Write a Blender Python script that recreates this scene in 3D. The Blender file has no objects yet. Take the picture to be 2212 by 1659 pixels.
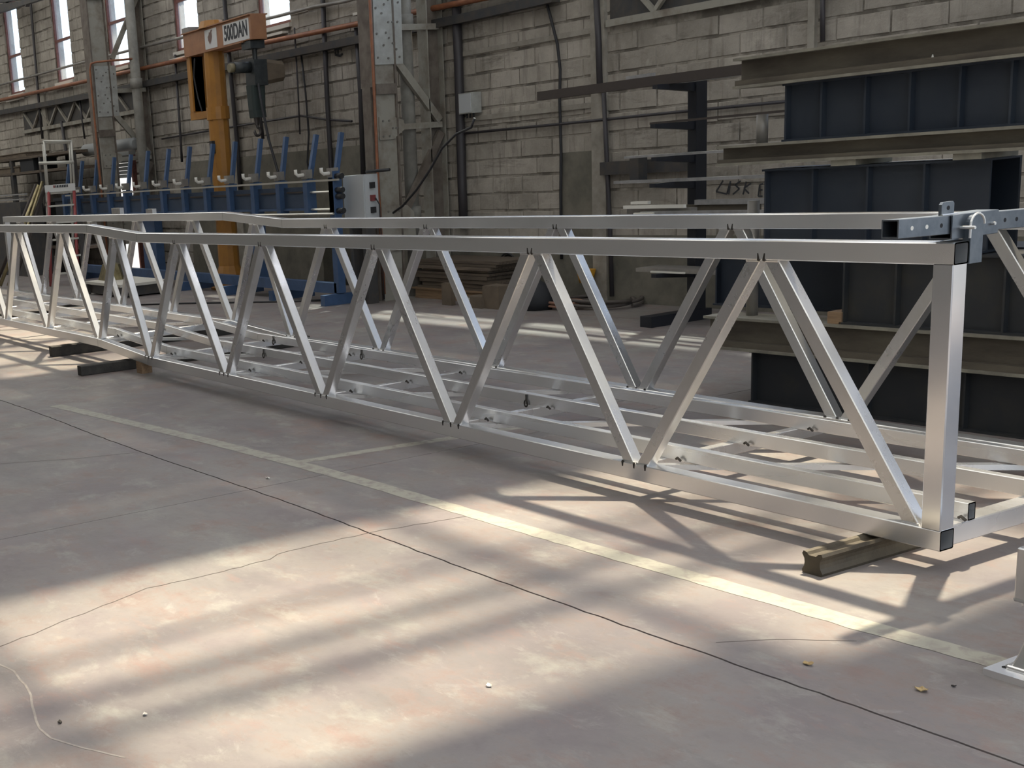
import bpy, math, random
from mathutils import Vector, Matrix

random.seed(7)
scene = bpy.context.scene
COL = scene.collection

# ------------------------------------------------------------------ camera
CAM = Vector((2.922, -4.410, 1.678))
RIGHT = Vector((0.4563, 0.8867, -0.0759))
UP = Vector((-0.1627, 0.1668, 0.9725))
FWD = RIGHT.cross(UP) * -1.0
RIGHT.normalize(); FWD.normalize(); UP = RIGHT.cross(FWD).normalized()
F_PX, CX, CY = 2759.8, 481.19, 1001.40
cam = bpy.data.cameras.new('camera')
cam_ob = bpy.data.objects.new('camera', cam)
COL.objects.link(cam_ob)
cam.sensor_width = 36.0
cam.lens = F_PX / 2212.0 * 36.0
cam.shift_x = (1106.0 - CX) / 2212.0
cam.shift_y = (CY - 829.5) / 2212.0
cam.clip_end = 500
mw = Matrix.Identity(4)
for i in range(3):
    mw[i][0], mw[i][1], mw[i][2], mw[i][3] = RIGHT[i], UP[i], -FWD[i], CAM[i]
cam_ob.matrix_world = mw
scene.camera = cam_ob

# ------------------------------------------------------------------ sky, sun, exposure
SUN_DIR = Vector((-0.22, 0.415, 1.0))           # towards the sun, per metre of height
world = bpy.data.worlds.new('sky')
scene.world = world
world.use_nodes = True
wn = world.node_tree
wn.nodes.clear()
wo = wn.nodes.new('ShaderNodeOutputWorld')
wb = wn.nodes.new('ShaderNodeBackground')
ws = wn.nodes.new('ShaderNodeTexSky')
ws.sky_type = 'NISHITA'
ws.sun_disc = False
ws.sun_elevation = math.radians(64.8)
ws.sun_rotation = math.atan2(SUN_DIR.x, SUN_DIR.y)
ws.air_density = 1.0
ws.dust_density = 3.0
wb.inputs['Strength'].default_value = 0.62
whz = wn.nodes.new('ShaderNodeMix'); whz.data_type = 'RGBA'
whz.inputs['Factor'].default_value = 0.62
whz.inputs['B'].default_value = (1.55, 1.62, 1.68, 1)      # thin white cloud
wn.links.new(ws.outputs[0], whz.inputs['A'])
wn.links.new(whz.outputs['Result'], wb.inputs[0])
wn.links.new(wb.outputs[0], wo.inputs[0])
sun = bpy.data.lights.new('sun', 'SUN')
sun.energy = 8.6
sun.color = (1.0, 0.88, 0.66)
sun.angle = math.radians(1.9)
sun_ob = bpy.data.objects.new('sun', sun)
COL.objects.link(sun_ob)
sun_ob.rotation_euler = SUN_DIR.to_track_quat('Z', 'Y').to_euler()
sun_ob.location = (-2, 6, 14)
scene.view_settings.view_transform = 'Standard'
scene.view_settings.look = 'None'
scene.view_settings.exposure = 0.36
scene.view_settings.gamma = 1.0
scene.view_settings.use_curve_mapping = False
scene.cycles.use_denoising = True
scene.cycles.denoiser = 'OPENIMAGEDENOISE'
scene.cycles.denoising_input_passes = 'RGB_ALBEDO_NORMAL'
scene.cycles.denoising_prefilter = 'ACCURATE'
scene.cycles.sample_clamp_indirect = 3.0
scene.cycles.blur_glossy = 1.0
scene.cycles.max_bounces = 8
scene.cycles.diffuse_bounces = 5

# ------------------------------------------------------------------ measuring helpers
def view_ray(x, y):
    return (RIGHT * ((x - CX) / F_PX) - UP * ((y - CY) / F_PX) + FWD)
def on_plane(x, y, p0, n):
    d = view_ray(x, y); n = Vector(n); p0 = Vector(p0)
    return CAM + d * ((p0 - CAM).dot(n) / d.dot(n))
def on_floor(x, y, z=0.0): return on_plane(x, y, (0, 0, z), (0, 0, 1))
def on_y(x, y, Y): return on_plane(x, y, (0, Y, 0), (0, 1, 0))
def on_x(x, y, X): return on_plane(x, y, (X, 0, 0), (1, 0, 0))
WS = 0.04
def wall_y(X, off=0.0): return 5.69 + WS * (X + 7.26) - off
def on_wall(x, y, off=0.0): return on_plane(x, y, (-7.26, 5.69 - off, 0), (-WS, 1, 0))

# ------------------------------------------------------------------ materials
MATS = {}
def mat(name, col, rough=0.6, metal=0.0, col2=None, scale=6.0, amount=1.0, detail=6.0, bump=0.0,
        bump_scale=None, stretch=(1, 1, 1), rough2=None, vary=0.0, lo=0.35, hi=0.65, spec=None, dist=0.0):
    m = bpy.data.materials.new(name); m.use_nodes = True
    nt = m.node_tree; b = nt.nodes['Principled BSDF']
    b.inputs['Metallic'].default_value = metal
    b.inputs['Roughness'].default_value = rough
    if spec is not None: b.inputs['Specular IOR Level'].default_value = spec
    c4 = (*col, 1)
    if col2 is None and not bump and not vary:
        b.inputs['Base Color'].default_value = c4
        MATS[name] = m; return m
    geo = nt.nodes.new('ShaderNodeNewGeometry')
    mp = nt.nodes.new('ShaderNodeMapping')
    mp.inputs['Scale'].default_value = stretch
    nt.links.new(geo.outputs['Position'], mp.inputs['Vector'])
    n = nt.nodes.new('ShaderNodeTexNoise')
    n.inputs['Scale'].default_value = scale
    n.inputs['Detail'].default_value = detail
    n.inputs['Roughness'].default_value = 0.62
    n.inputs['Distortion'].default_value = dist
    nt.links.new(mp.outputs[0], n.inputs['Vector'])
    out = None
    if col2 is not None:
        r = nt.nodes.new('ShaderNodeMapRange')
        r.inputs['From Min'].default_value = lo; r.inputs['From Max'].default_value = hi
        r.inputs['To Max'].default_value = amount
        nt.links.new(n.outputs[0], r.inputs['Value'])
        mx = nt.nodes.new('ShaderNodeMix'); mx.data_type = 'RGBA'
        mx.inputs['A'].default_value = c4; mx.inputs['B'].default_value = (*col2, 1)
        nt.links.new(r.outputs[0], mx.inputs['Factor'])
        out = mx.outputs['Result']
        if rough2 is not None:
            rr = nt.nodes.new('ShaderNodeMapRange')
            rr.inputs['To Min'].default_value = rough; rr.inputs['To Max'].default_value = rough2
            nt.links.new(r.outputs[0], rr.inputs['Value'])
            nt.links.new(rr.outputs[0], b.inputs['Roughness'])
    if vary:
        oi = nt.nodes.new('ShaderNodeObjectInfo')
        ad = nt.nodes.new('ShaderNodeMath'); ad.operation = 'ADD'
        nt.links.new(oi.outputs['Random'], ad.inputs[0]); nt.links.new(geo.outputs['Random Per Island'], ad.inputs[1])
        fr = nt.nodes.new('ShaderNodeMath'); fr.operation = 'FRACT'
        nt.links.new(ad.outputs[0], fr.inputs[0])
        vr = nt.nodes.new('ShaderNodeMapRange')
        vr.inputs['To Min'].default_value = 1 - vary; vr.inputs['To Max'].default_value = 1 + vary
        nt.links.new(fr.outputs[0], vr.inputs['Value'])
        hv = nt.nodes.new('ShaderNodeHueSaturation')
        nt.links.new(vr.outputs[0], hv.inputs['Value'])
        if out is None: hv.inputs['Color'].default_value = c4
        else: nt.links.new(out, hv.inputs['Color'])
        out = hv.outputs[0]
    if out is None: b.inputs['Base Color'].default_value = c4
    else: nt.links.new(out, b.inputs['Base Color'])
    if bump:
        n2 = n
        if bump_scale:
            n2 = nt.nodes.new('ShaderNodeTexNoise'); n2.inputs['Scale'].default_value = bump_scale
            n2.inputs['Detail'].default_value = 5
            nt.links.new(mp.outputs[0], n2.inputs['Vector'])
        bp = nt.nodes.new('ShaderNodeBump'); bp.inputs['Strength'].default_value = bump
        bp.inputs['Distance'].default_value = 0.02
        nt.links.new(n2.outputs[0], bp.inputs['Height']); nt.links.new(bp.outputs[0], b.inputs['Normal'])
    MATS[name] = m
    return m

def floor_material():
    m = bpy.data.materials.new('mauve concrete'); m.use_nodes = True
    nt = m.node_tree; b = nt.nodes['Principled BSDF']
    geo = nt.nodes.new('ShaderNodeNewGeometry')
    def noise(scale, detail, stretch=(1, 1, 1), rough=0.6, dist=0.0):
        mp = nt.nodes.new('ShaderNodeMapping'); mp.inputs['Scale'].default_value = stretch
        nt.links.new(geo.outputs['Position'], mp.inputs['Vector'])
        n = nt.nodes.new('ShaderNodeTexNoise'); n.inputs['Scale'].default_value = scale
        n.inputs['Detail'].default_value = detail; n.inputs['Roughness'].default_value = rough
        n.inputs['Distortion'].default_value = dist
        nt.links.new(mp.outputs[0], n.inputs['Vector']); return n.outputs[0]
    def rng(v, a, b_, c=0.0, d=1.0):
        r = nt.nodes.new('ShaderNodeMapRange')
        for k, x in (('From Min', a), ('From Max', b_), ('To Min', c), ('To Max', d)): r.inputs[k].default_value = x
        nt.links.new(v, r.inputs['Value']); return r.outputs[0]
    def mix(a, col, fac):
        x = nt.nodes.new('ShaderNodeMix'); x.data_type = 'RGBA'
        if isinstance(a, tuple): x.inputs['A'].default_value = (*a, 1)
        else: nt.links.new(a, x.inputs['A'])
        x.inputs['B'].default_value = (*col, 1)
        nt.links.new(fac, x.inputs['Factor']); return x.outputs['Result']
    c = mix((0.189, 0.165, 0.166), (0.241, 0.226, 0.211), rng(noise(1.3, 8, rough=0.68), 0.40, 0.60))
    c = mix(c, (0.202, 0.146, 0.133), rng(noise(2.6, 9, rough=0.75), 0.50, 0.64, 0, 0.8))
    c = mix(c, (0.157, 0.149, 0.148), rng(noise(3.1, 8, (0.35, 1, 1), 0.7, 0.4), 0.52, 0.70, 0, 0.6))
    c = mix(c, (0.306, 0.299, 0.267), rng(noise(3.4, 10, (0.7, 1, 1), 0.72, 0.2), 0.54, 0.68, 0, 0.7))
    c = mix(c, (0.339, 0.326, 0.303), rng(noise(7, 10, (0.6, 1, 1), 0.8, 0.6), 0.57, 0.70, 0, 0.55))
    c = mix(c, (0.098, 0.088, 0.086), rng(noise(1.3, 9, (0.5, 1, 1), 0.78, 0.8), 0.64, 0.76, 0, 0.55))
    c = mix(c, (0.391, 0.387, 0.375), rng(noise(16, 6, (1, 1, 1), 0.7), 0.71, 0.76, 0, 0.5))
    c = mix(c, (0.14, 0.120, 0.112), rng(noise(26, 8, (0.6, 1, 1), 0.8), 0.54, 0.74, 0, 0.5))
    c = mix(c, (0.25, 0.165, 0.145), rng(noise(5.2, 9, (0.5, 1, 1), 0.76, 0.3), 0.54, 0.68, 0, 0.6))
    nt.links.new(c, b.inputs['Base Color'])
    nt.links.new(rng(noise(2.2, 6), 0.3, 0.7, 0.42, 0.62), b.inputs['Roughness'])
    b.inputs['Specular IOR Level'].default_value = 0.35
    bp = nt.nodes.new('ShaderNodeBump'); bp.inputs['Strength'].default_value = 0.10; bp.inputs['Distance'].default_value = 0.01
    nt.links.new(noise(22, 6), bp.inputs['Height']); nt.links.new(bp.outputs[0], b.inputs['Normal'])
    MATS['floor'] = m
floor_material()

def pane_material():
    m = bpy.data.materials.new('ribbed window sheet'); m.use_nodes = True
    nt = m.node_tree; nt.nodes.clear()
    o = nt.nodes.new('ShaderNodeOutputMaterial')
    t = nt.nodes.new('ShaderNodeBsdfTransparent'); t.inputs[0].default_value = (0.66, 0.79, 0.92, 1)
    d = nt.nodes.new('ShaderNodeBsdfTranslucent'); d.inputs[0].default_value = (0.85, 0.9, 0.93, 1)
    mx = nt.nodes.new('ShaderNodeMixShader'); mx.inputs[0].default_value = 0.22
    nt.links.new(t.outputs[0], mx.inputs[1]); nt.links.new(d.outputs[0], mx.inputs[2]); nt.links.new(mx.outputs[0], o.inputs[0])
    MATS['pane'] = m
pane_material()
def rooflight_material():  # unseen panes added; their noise dapples the sun on the floor
    m = bpy.data.materials.new('sun dappling sheet'); m.use_nodes = True
    nt = m.node_tree; nt.nodes.clear()
    o = nt.nodes.new('ShaderNodeOutputMaterial')
    geo = nt.nodes.new('ShaderNodeNewGeometry')
    n = nt.nodes.new('ShaderNodeTexNoise'); n.inputs['Scale'].default_value = 0.85; n.inputs['Detail'].default_value = 2.5
    nt.links.new(geo.outputs['Position'], n.inputs['Vector'])
    r = nt.nodes.new('ShaderNodeMapRange')
    for k, v in (('From Min', 0.38), ('From Max', 0.62), ('To Min', 0.05), ('To Max', 0.55)): r.inputs[k].default_value = v
    nt.links.new(n.outputs[0], r.inputs['Value'])
    t = nt.nodes.new('ShaderNodeBsdfTransparent')
    d = nt.nodes.new('ShaderNodeBsdfTranslucent'); d.inputs[0].default_value = (0.80, 0.78, 0.72, 1)
    mx = nt.nodes.new('ShaderNodeMixShader')
    nt.links.new(r.outputs[0], mx.inputs[0]); nt.links.new(t.outputs[0], mx.inputs[1]); nt.links.new(d.outputs[0], mx.inputs[2]); nt.links.new(mx.outputs[0], o.inputs[0])
    MATS['rooflight'] = m
rooflight_material()
def frosted_material():  # translucent sheet, added out of view to spread soft light from above
    m = bpy.data.materials.new('added fill light sheet'); m.use_nodes = True
    nt = m.node_tree; nt.nodes.clear()
    o = nt.nodes.new('ShaderNodeOutputMaterial')
    d = nt.nodes.new('ShaderNodeBsdfTranslucent'); d.inputs[0].default_value = (0.37, 0.385, 0.39, 1)
    nt.links.new(d.outputs[0], o.inputs[0]); MATS['frosted'] = m
frosted_material()

mat('alu_mill', (0.72, 0.72, 0.72), 0.27, 0.90, (0.60, 0.60, 0.585), scale=3.0, rough2=0.42, stretch=(1, 1, 0.6), lo=0.42, hi=0.66, dist=0.0)
def brushed(name, col, r0, r1, aniso, axis):
    m = bpy.data.materials.new(name); m.use_nodes = True
    nt = m.node_tree; b = nt.nodes['Principled BSDF']
    b.inputs['Metallic'].default_value = 0.86
    geo = nt.nodes.new('ShaderNodeNewGeometry')
    mp = nt.nodes.new('ShaderNodeMapping'); mp.inputs['Scale'].default_value = (0.5, 5, 5)
    nt.links.new(geo.outputs['Position'], mp.inputs['Vector'])
    n = nt.nodes.new('ShaderNodeTexNoise'); n.inputs['Scale'].default_value = 1.2; n.inputs['Detail'].default_value = 2
    nt.links.new(mp.outputs[0], n.inputs['Vector'])
    r = nt.nodes.new('ShaderNodeMapRange')
    r.inputs['From Min'].default_value = 0.3; r.inputs['From Max'].default_value = 0.7
    r.inputs['To Min'].default_value = r0; r.inputs['To Max'].default_value = r1
    nt.links.new(n.outputs[0], r.inputs['Value']); nt.links.new(r.outputs[0], b.inputs['Roughness'])
    mx = nt.nodes.new('ShaderNodeMix'); mx.data_type = 'RGBA'
    mx.inputs['A'].default_value = (*col, 1); mx.inputs['B'].default_value = (*[c * 0.92 for c in col], 1)
    nt.links.new(n.outputs[0], mx.inputs['Factor']); nt.links.new(mx.outputs['Result'], b.inputs['Base Color'])
    cr = nt.nodes.new('ShaderNodeVectorMath'); cr.operation = 'CROSS_PRODUCT'
    cr.inputs[1].default_value = axis
    nt.links.new(geo.outputs['Normal'], cr.inputs[0]); nt.links.new(cr.outputs[0], b.inputs['Tangent'])
    b.inputs['Anisotropic'].default_value = aniso
    MATS[name] = m
brushed('alu', (0.89, 0.895, 0.90), 0.22, 0.27, 0.92, (1, 0, 0))
brushed('alu_z', (0.84, 0.84, 0.845), 0.18, 0.24, 0.6, (0, 0, 1))
brushed('alu_deck', (0.92, 0.925, 0.93), 0.24, 0.30, 0.92, (1, 0, 0))
brushed('alu_y', (0.88, 0.88, 0.885), 0.24, 0.32, 0.6, (0, 1, 0))
mat('weld', (0.05, 0.045, 0.04), 0.6, 0.6)
mat('bead', (0.75, 0.75, 0.74), 0.4, 1.0)
mat('galva', (0.20, 0.225, 0.255), 0.36, 0.9, (0.155, 0.178, 0.205), scale=14, rough2=0.5)
mat('hole_shade', (0.012, 0.012, 0.014), 0.8)  # shade inside holes, painted as flat dark discs
mat('paint_line', (0.345, 0.332, 0.275), 0.6, 0, (0.25, 0.225, 0.20), scale=16, detail=9, lo=0.46, hi=0.66, dist=0.5)
mat('joint', (0.03, 0.026, 0.024), 0.95)
mat('crack', (0.10, 0.085, 0.08), 0.95)
mat('scuff', (0.36, 0.33, 0.30), 0.7, 0, (0.26, 0.23, 0.21), scale=20)
def block_material():
    m = bpy.data.materials.new('stained concrete block'); m.use_nodes = True
    nt = m.node_tree; b = nt.nodes['Principled BSDF']
    b.inputs['Roughness'].default_value = 0.95; b.inputs['Specular IOR Level'].default_value = 0.12
    geo = nt.nodes.new('ShaderNodeNewGeometry')
    def noise(scale, detail, stretch, rough=0.65, dist=0.0):
        mp = nt.nodes.new('ShaderNodeMapping'); mp.inputs['Scale'].default_value = stretch
        nt.links.new(geo.outputs['Position'], mp.inputs['Vector'])
        n = nt.nodes.new('ShaderNodeTexNoise'); n.inputs['Scale'].default_value = scale
        n.inputs['Detail'].default_value = detail; n.inputs['Roughness'].default_value = rough; n.inputs['Distortion'].default_value = dist
        nt.links.new(mp.outputs[0], n.inputs['Vector']); return n.outputs[0]
    def mix(a, col, v, lo, hi, mx_):
        r = nt.nodes.new('ShaderNodeMapRange'); r.inputs['From Min'].default_value = lo; r.inputs['From Max'].default_value = hi; r.inputs['To Max'].default_value = mx_
        nt.links.new(v, r.inputs['Value'])
        x = nt.nodes.new('ShaderNodeMix'); x.data_type = 'RGBA'
        if isinstance(a, tuple): x.inputs['A'].default_value = (*a, 1)
        else: nt.links.new(a, x.inputs['A'])
        x.inputs['B'].default_value = (*col, 1); nt.links.new(r.outputs[0], x.inputs['Factor']); return x.outputs['Result']
    c = mix((0.43, 0.395, 0.345), (0.285, 0.26, 0.225), noise(1.9, 8, (1, 1, 1)), 0.38, 0.66, 1.0)
    c = mix(c, (0.17, 0.152, 0.13), noise(2.2, 9, (4.5, 4.5, 0.45), 0.7), 0.52, 0.72, 0.75)
    c = mix(c, (0.13, 0.117, 0.10), noise(1.4, 9, (0.5, 0.5, 2.2), 0.75, 0.6), 0.57, 0.70, 0.8)
    c = mix(c, (0.52, 0.48, 0.42), noise(5, 8, (1, 1, 1), 0.7), 0.60, 0.74, 0.6)
    oi = nt.nodes.new('ShaderNodeObjectInfo'); ad = nt.nodes.new('ShaderNodeMath'); ad.operation = 'ADD'
    nt.links.new(oi.outputs['Random'], ad.inputs[0]); nt.links.new(geo.outputs['Random Per Island'], ad.inputs[1])
    fr = nt.nodes.new('ShaderNodeMath'); fr.operation = 'FRACT'; nt.links.new(ad.outputs[0], fr.inputs[0])
    vr = nt.nodes.new('ShaderNodeMapRange'); vr.inputs['To Min'].default_value = 0.90; vr.inputs['To Max'].default_value = 1.10
    nt.links.new(fr.outputs[0], vr.inputs['Value'])
    hv = nt.nodes.new('ShaderNodeHueSaturation'); nt.links.new(vr.outputs[0], hv.inputs['Value']); nt.links.new(c, hv.inputs['Color'])
    nt.links.new(hv.outputs[0], b.inputs['Base Color'])
    bp = nt.nodes.new('ShaderNodeBump'); bp.inputs['Strength'].default_value = 0.6; bp.inputs['Distance'].default_value = 0.02
    nt.links.new(noise(20, 6, (1, 1, 1)), bp.inputs['Height']); nt.links.new(bp.outputs[0], b.inputs['Normal'])
    MATS['block'] = m
block_material()
mat('mortar', (0.15, 0.135, 0.115), 0.98, 0, (0.36, 0.33, 0.285), scale=2.6, lo=0.42, hi=0.58, bump=0.5, bump_scale=30, spec=0.1)
mat('plaster', (0.135, 0.130, 0.108), 0.95, 0, (0.205, 0.19, 0.155), scale=3.5, detail=9, bump=0.3, bump_scale=14, spec=0.15)
mat('concrete', (0.36, 0.335, 0.29), 0.9, 0, (0.24, 0.22, 0.19), scale=5, detail=8, bump=0.25, bump_scale=20, spec=0.15)
mat('frame_red', (0.22, 0.085, 0.07), 0.6, 0, (0.14, 0.06, 0.05), scale=20)
mat('sill', (0.62, 0.59, 0.53), 0.85)
mat('orange', (0.30, 0.115, 0.05), 0.5, 0, (0.20, 0.075, 0.04), scale=9)
mat('dark_steel', (0.050, 0.052, 0.058), 0.55, 0.2, (0.085, 0.075, 0.065), scale=6)
mat('dark_pipe', (0.042, 0.038, 0.042), 0.5)
mat('grey_pipe', (0.20, 0.19, 0.18), 0.5, 0.3, (0.30, 0.28, 0.25), scale=5)
mat('column', (0.30, 0.285, 0.245), 0.7, 0, (0.175, 0.145, 0.115), scale=4.5, detail=8, lo=0.45, hi=0.72)
mat('column_dark', (0.175, 0.15, 0.125), 0.75, 0, (0.10, 0.08, 0.065), scale=6, detail=8)
mat('gusset', (0.42, 0.43, 0.41), 0.6, 0, (0.30, 0.30, 0.275), scale=6, detail=7)
mat('rivet', (0.16, 0.15, 0.135), 0.6)
mat('drain', (0.30, 0.29, 0.26), 0.85, 0, (0.20, 0.19, 0.17), scale=5)
mat('crane', (0.40, 0.185, 0.035), 0.45, 0, (0.30, 0.135, 0.03), scale=5, lo=0.4, hi=0.8)
mat('crane_arm', (0.36, 0.17, 0.075), 0.5, 0, (0.29, 0.13, 0.06), scale=6)
mat('sign_white', (0.62, 0.62, 0.60), 0.5)
mat('sign_black', (0.025, 0.027, 0.032), 0.6)
mat('sign_brown', (0.17, 0.105, 0.085), 0.6)
mat('hoist', (0.018, 0.022, 0.024), 0.5, 0, (0.035, 0.04, 0.04), scale=12)
mat('hoist_motor', (0.20, 0.17, 0.10), 0.5)
mat('hoist_bag', (0.028, 0.040, 0.038), 0.75)
mat('hook', (0.11, 0.10, 0.095), 0.45, 0.7)
mat('blue', (0.050, 0.098, 0.205), 0.5, 0, (0.038, 0.075, 0.15), scale=5)
mat('blue_panel', (0.040, 0.066, 0.115), 0.5, 0, (0.030, 0.050, 0.088), scale=4)
mat('rail_silver', (0.72, 0.70, 0.64), 0.35, 0.8)
mat('white_part', (0.72, 0.70, 0.64), 0.5)
mat('cabinet', (0.46, 0.48, 0.49), 0.45)
mat('black_plastic', (0.02, 0.02, 0.022), 0.5)
mat('red_part', (0.20, 0.045, 0.045), 0.5)
mat('ladder_white', (0.52, 0.51, 0.46), 0.5, 0.2)
mat('ladder_red', (0.26, 0.050, 0.050), 0.5)
mat('girder', (0.019, 0.0265, 0.040), 0.5, 0, (0.032, 0.040, 0.052), scale=2.3, detail=8, rough2=0.7, lo=0.4, hi=0.75, spec=0.5)
mat('girder_low', (0.020, 0.0225, 0.026), 0.6, 0, (0.048, 0.045, 0.036), scale=2.3, detail=9, rough2=0.8, lo=0.5, hi=0.75)
mat('beam_rust', (0.070, 0.058, 0.046), 0.7, 0.1, (0.135, 0.118, 0.088), scale=4, detail=9, stretch=(0.6, 1, 2), lo=0.35, hi=0.7, bump=0.1, bump_scale=40)
mat('flange_edge', (0.27, 0.255, 0.205), 0.6, 0.1, (0.17, 0.158, 0.13), scale=7, detail=7)
mat('wood', (0.30, 0.20, 0.115), 0.8, 0, (0.21, 0.135, 0.08), scale=4, stretch=(1, 14, 14), detail=6)
mat('wood_dark', (0.16, 0.125, 0.09), 0.85, 0, (0.085, 0.065, 0.05), scale=3, stretch=(1, 14, 14), detail=6, vary=0.25)
mat('cardboard', (0.155, 0.12, 0.085), 0.85, 0, (0.115, 0.09, 0.065), scale=6)
mat('rack_black', (0.010, 0.012, 0.018), 0.5)
mat('bar_light', (0.50, 0.50, 0.51), 0.45, 0.7, (0.36, 0.36, 0.36), scale=8)
mat('bar_brown', (0.060, 0.048, 0.042), 0.65, 0.2)
mat('timber_black', (0.030, 0.028, 0.026), 0.8, 0, (0.050, 0.046, 0.04), scale=12, bump=0.2, bump_scale=40)
mat('rail_steel', (0.062, 0.050, 0.036), 0.55, 0.3, (0.105, 0.088, 0.060), scale=8, detail=8, bump=0.1, bump_scale=50)
mat('leaf', (0.50, 0.38, 0.19), 0.8, 0, (0.33, 0.23, 0.11), scale=60)
mat('chip', (0.60, 0.57, 0.52), 0.9)
mat('hose', (0.10, 0.085, 0.075), 0.6)
mat('hose_red', (0.30, 0.16, 0.11), 0.6)
mat('yellow', (0.52, 0.26, 0.02), 0.5)
mat('bag_black', (0.018, 0.020, 0.024), 0.7)
mat('brass_bar', (0.42, 0.36, 0.20), 0.35, 0.8, (0.20, 0.165, 0.09), scale=9)
mat('shutter', (0.34, 0.35, 0.34), 0.6)
mat('roof_sheet', (0.33, 0.32, 0.30), 0.8)
mat('hall_wall', (0.38, 0.365, 0.34), 0.9)
mat('table_top', (0.60, 0.58, 0.52), 0.55)
mat('cable', (0.022, 0.022, 0.025), 0.6)
mat('tank', (0.26, 0.27, 0.27), 0.5)

# ------------------------------------------------------------------ mesh helpers
class MB:
    def __init__(s): s.v = []; s.f = []
    def add(s, vs, fs):
        o = len(s.v); s.v += [tuple(p) for p in vs]; s.f += [tuple(i + o for i in f) for f in fs]; return s
    def hexa(s, p):     # 4 bottom, 4 top
        return s.add(p, [(3, 2, 1, 0), (4, 5, 6, 7), (0, 1, 5, 4), (1, 2, 6, 5), (2, 3, 7, 6), (3, 0, 4, 7)])
    def box(s, x0, x1, y0, y1, z0, z1):
        return s.hexa([(x0, y0, z0), (x1, y0, z0), (x1, y1, z0), (x0, y1, z0), (x0, y0, z1), (x1, y0, z1), (x1, y1, z1), (x0, y1, z1)])
    def wbox(s, x0, x1, o0, o1, z0, z1):        # against the block wall; o = distance in front of it
        a, b = max(o0, o1), min(o0, o1)
        return s.hexa([(x0, wall_y(x0, a), z0), (x1, wall_y(x1, a), z0), (x1, wall_y(x1, b), z0), (x0, wall_y(x0, b), z0),
                       (x0, wall_y(x0, a), z1), (x1, wall_y(x1, a), z1), (x1, wall_y(x1, b), z1), (x0, wall_y(x0, b), z1)])
    def loft(s, rings, cap0=True, cap1=True):
        o = len(s.v); n = len(rings[0])
        for r in rings: s.v += [tuple(p) for p in r]
        for k in range(len(rings) - 1):
            for i in range(n):
                j = (i + 1) % n
                s.f.append((o + k * n + i, o + k * n + j, o + (k + 1) * n + j, o + (k + 1) * n + i))
        if cap0: s.f.append(tuple(o + i for i in reversed(range(n))))
        if cap1: s.f.append(tuple(o + (len(rings) - 1) * n + i for i in range(n)))
        return s
    def prof(s, pts, A, B, up=(0, 0, 1), cap0=True, cap1=True):   # 2D profile (side, up) swept A to B
        A, B = Vector(A), Vector(B); d = (B - A).normalized(); up = Vector(up)
        side = d.cross(up).normalized(); u = side.cross(d).normalized()
        return s.loft([[A + side * a + u * b for a, b in pts], [B + side * a + u * b for a, b in pts]], cap0, cap1)
    def beam(s, A, B, w, h, up=(0, 0, 1), ch=0.0):
        return s.prof(rect_pts(w, h, ch), A, B, up)
    def tube(s, pts, r, n=10, cap=True):
        pts = [Vector(p) for p in pts]; rings = []
        ref = Vector((0, 0, 1)) if abs((pts[1] - pts[0]).normalized().z) < 0.9 else Vector((1, 0, 0))
        for i, p in enumerate(pts):
            d = (pts[min(i + 1, len(pts) - 1)] - pts[max(i - 1, 0)]).normalized()
            a = d.cross(ref)
            if a.length < 1e-3: a = d.cross(Vector((0, 1, 0)))
            a.normalize(); b = d.cross(a); ref = -b if b.dot(ref) < 0 else b
            rr = r[i] if isinstance(r, (list, tuple)) else r
            rings.append([p + (a * math.cos(2 * math.pi * k / n) + b * math.sin(2 * math.pi * k / n)) * rr for k in range(n)])
        return s.loft(rings, cap, cap)
    def build(s, name, m, parent=None, smooth=False, origin=None):
        me = bpy.data.meshes.new(name)
        root = parent
        while root is not None and root.parent is not None: root = root.parent
        if origin is None: origin = Vector(root['_o']) if root is not None else Vector((0, 0, 0))
        origin = Vector(origin)
        me.from_pydata([tuple(Vector(p) - origin) for p in s.v], [], s.f)
        me.materials.append(MATS[m]); me.update()
        if smooth:
            for p in me.polygons: p.use_smooth = len(p.vertices) == 4
        ob = bpy.data.objects.new(name, me); COL.objects.link(ob)
        if parent is not None: ob.parent = parent
        else: ob.location = origin; ob['_o'] = tuple(origin)
        return ob

def rect_pts(w, h, ch=0.0):
    a, b = w / 2, h / 2
    if not ch: return [(-a, -b), (a, -b), (a, b), (-a, b)]
    c = ch
    return [(-a + c, -b), (a - c, -b), (a, -b + c), (a, b - c), (a - c, b), (-a + c, b), (-a, b - c), (-a, -b + c)]
def ibeam_pts(w, h, tf, tw):
    a, b, t = w / 2, h / 2, tw / 2
    return [(-a, -b), (a, -b), (a, -b + tf), (t, -b + tf), (t, b - tf), (a, b - tf), (a, b), (-a, b), (-a, b - tf), (-t, b - tf), (-t, -b + tf), (-a, -b + tf)]
def disc(mb, c, nrm, r, t, n=12):
    c = Vector(c); nrm = Vector(nrm).normalized()
    mb.tube([c, c + nrm * t], r, n); return mb
def thing(name, label, cat, loc, group=None):
    o = bpy.data.objects.new(name, None); COL.objects.link(o)
    o.location = loc; o['_o'] = tuple(loc); o.empty_display_size = 0.2
    o['label'] = label; o['category'] = cat
    if group: o['group'] = group
    return o
def tag(o, label, cat, group=None):
    o['label'] = label; o['category'] = cat
    if group: o['group'] = group
    return o
def structure(o): o['kind'] = 'structure'; return o
def solo(mb, name, m, label, cat, origin, group=None, smooth=False):
    return tag(mb.build(name, m, None, smooth, origin), label, cat, group)

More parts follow.
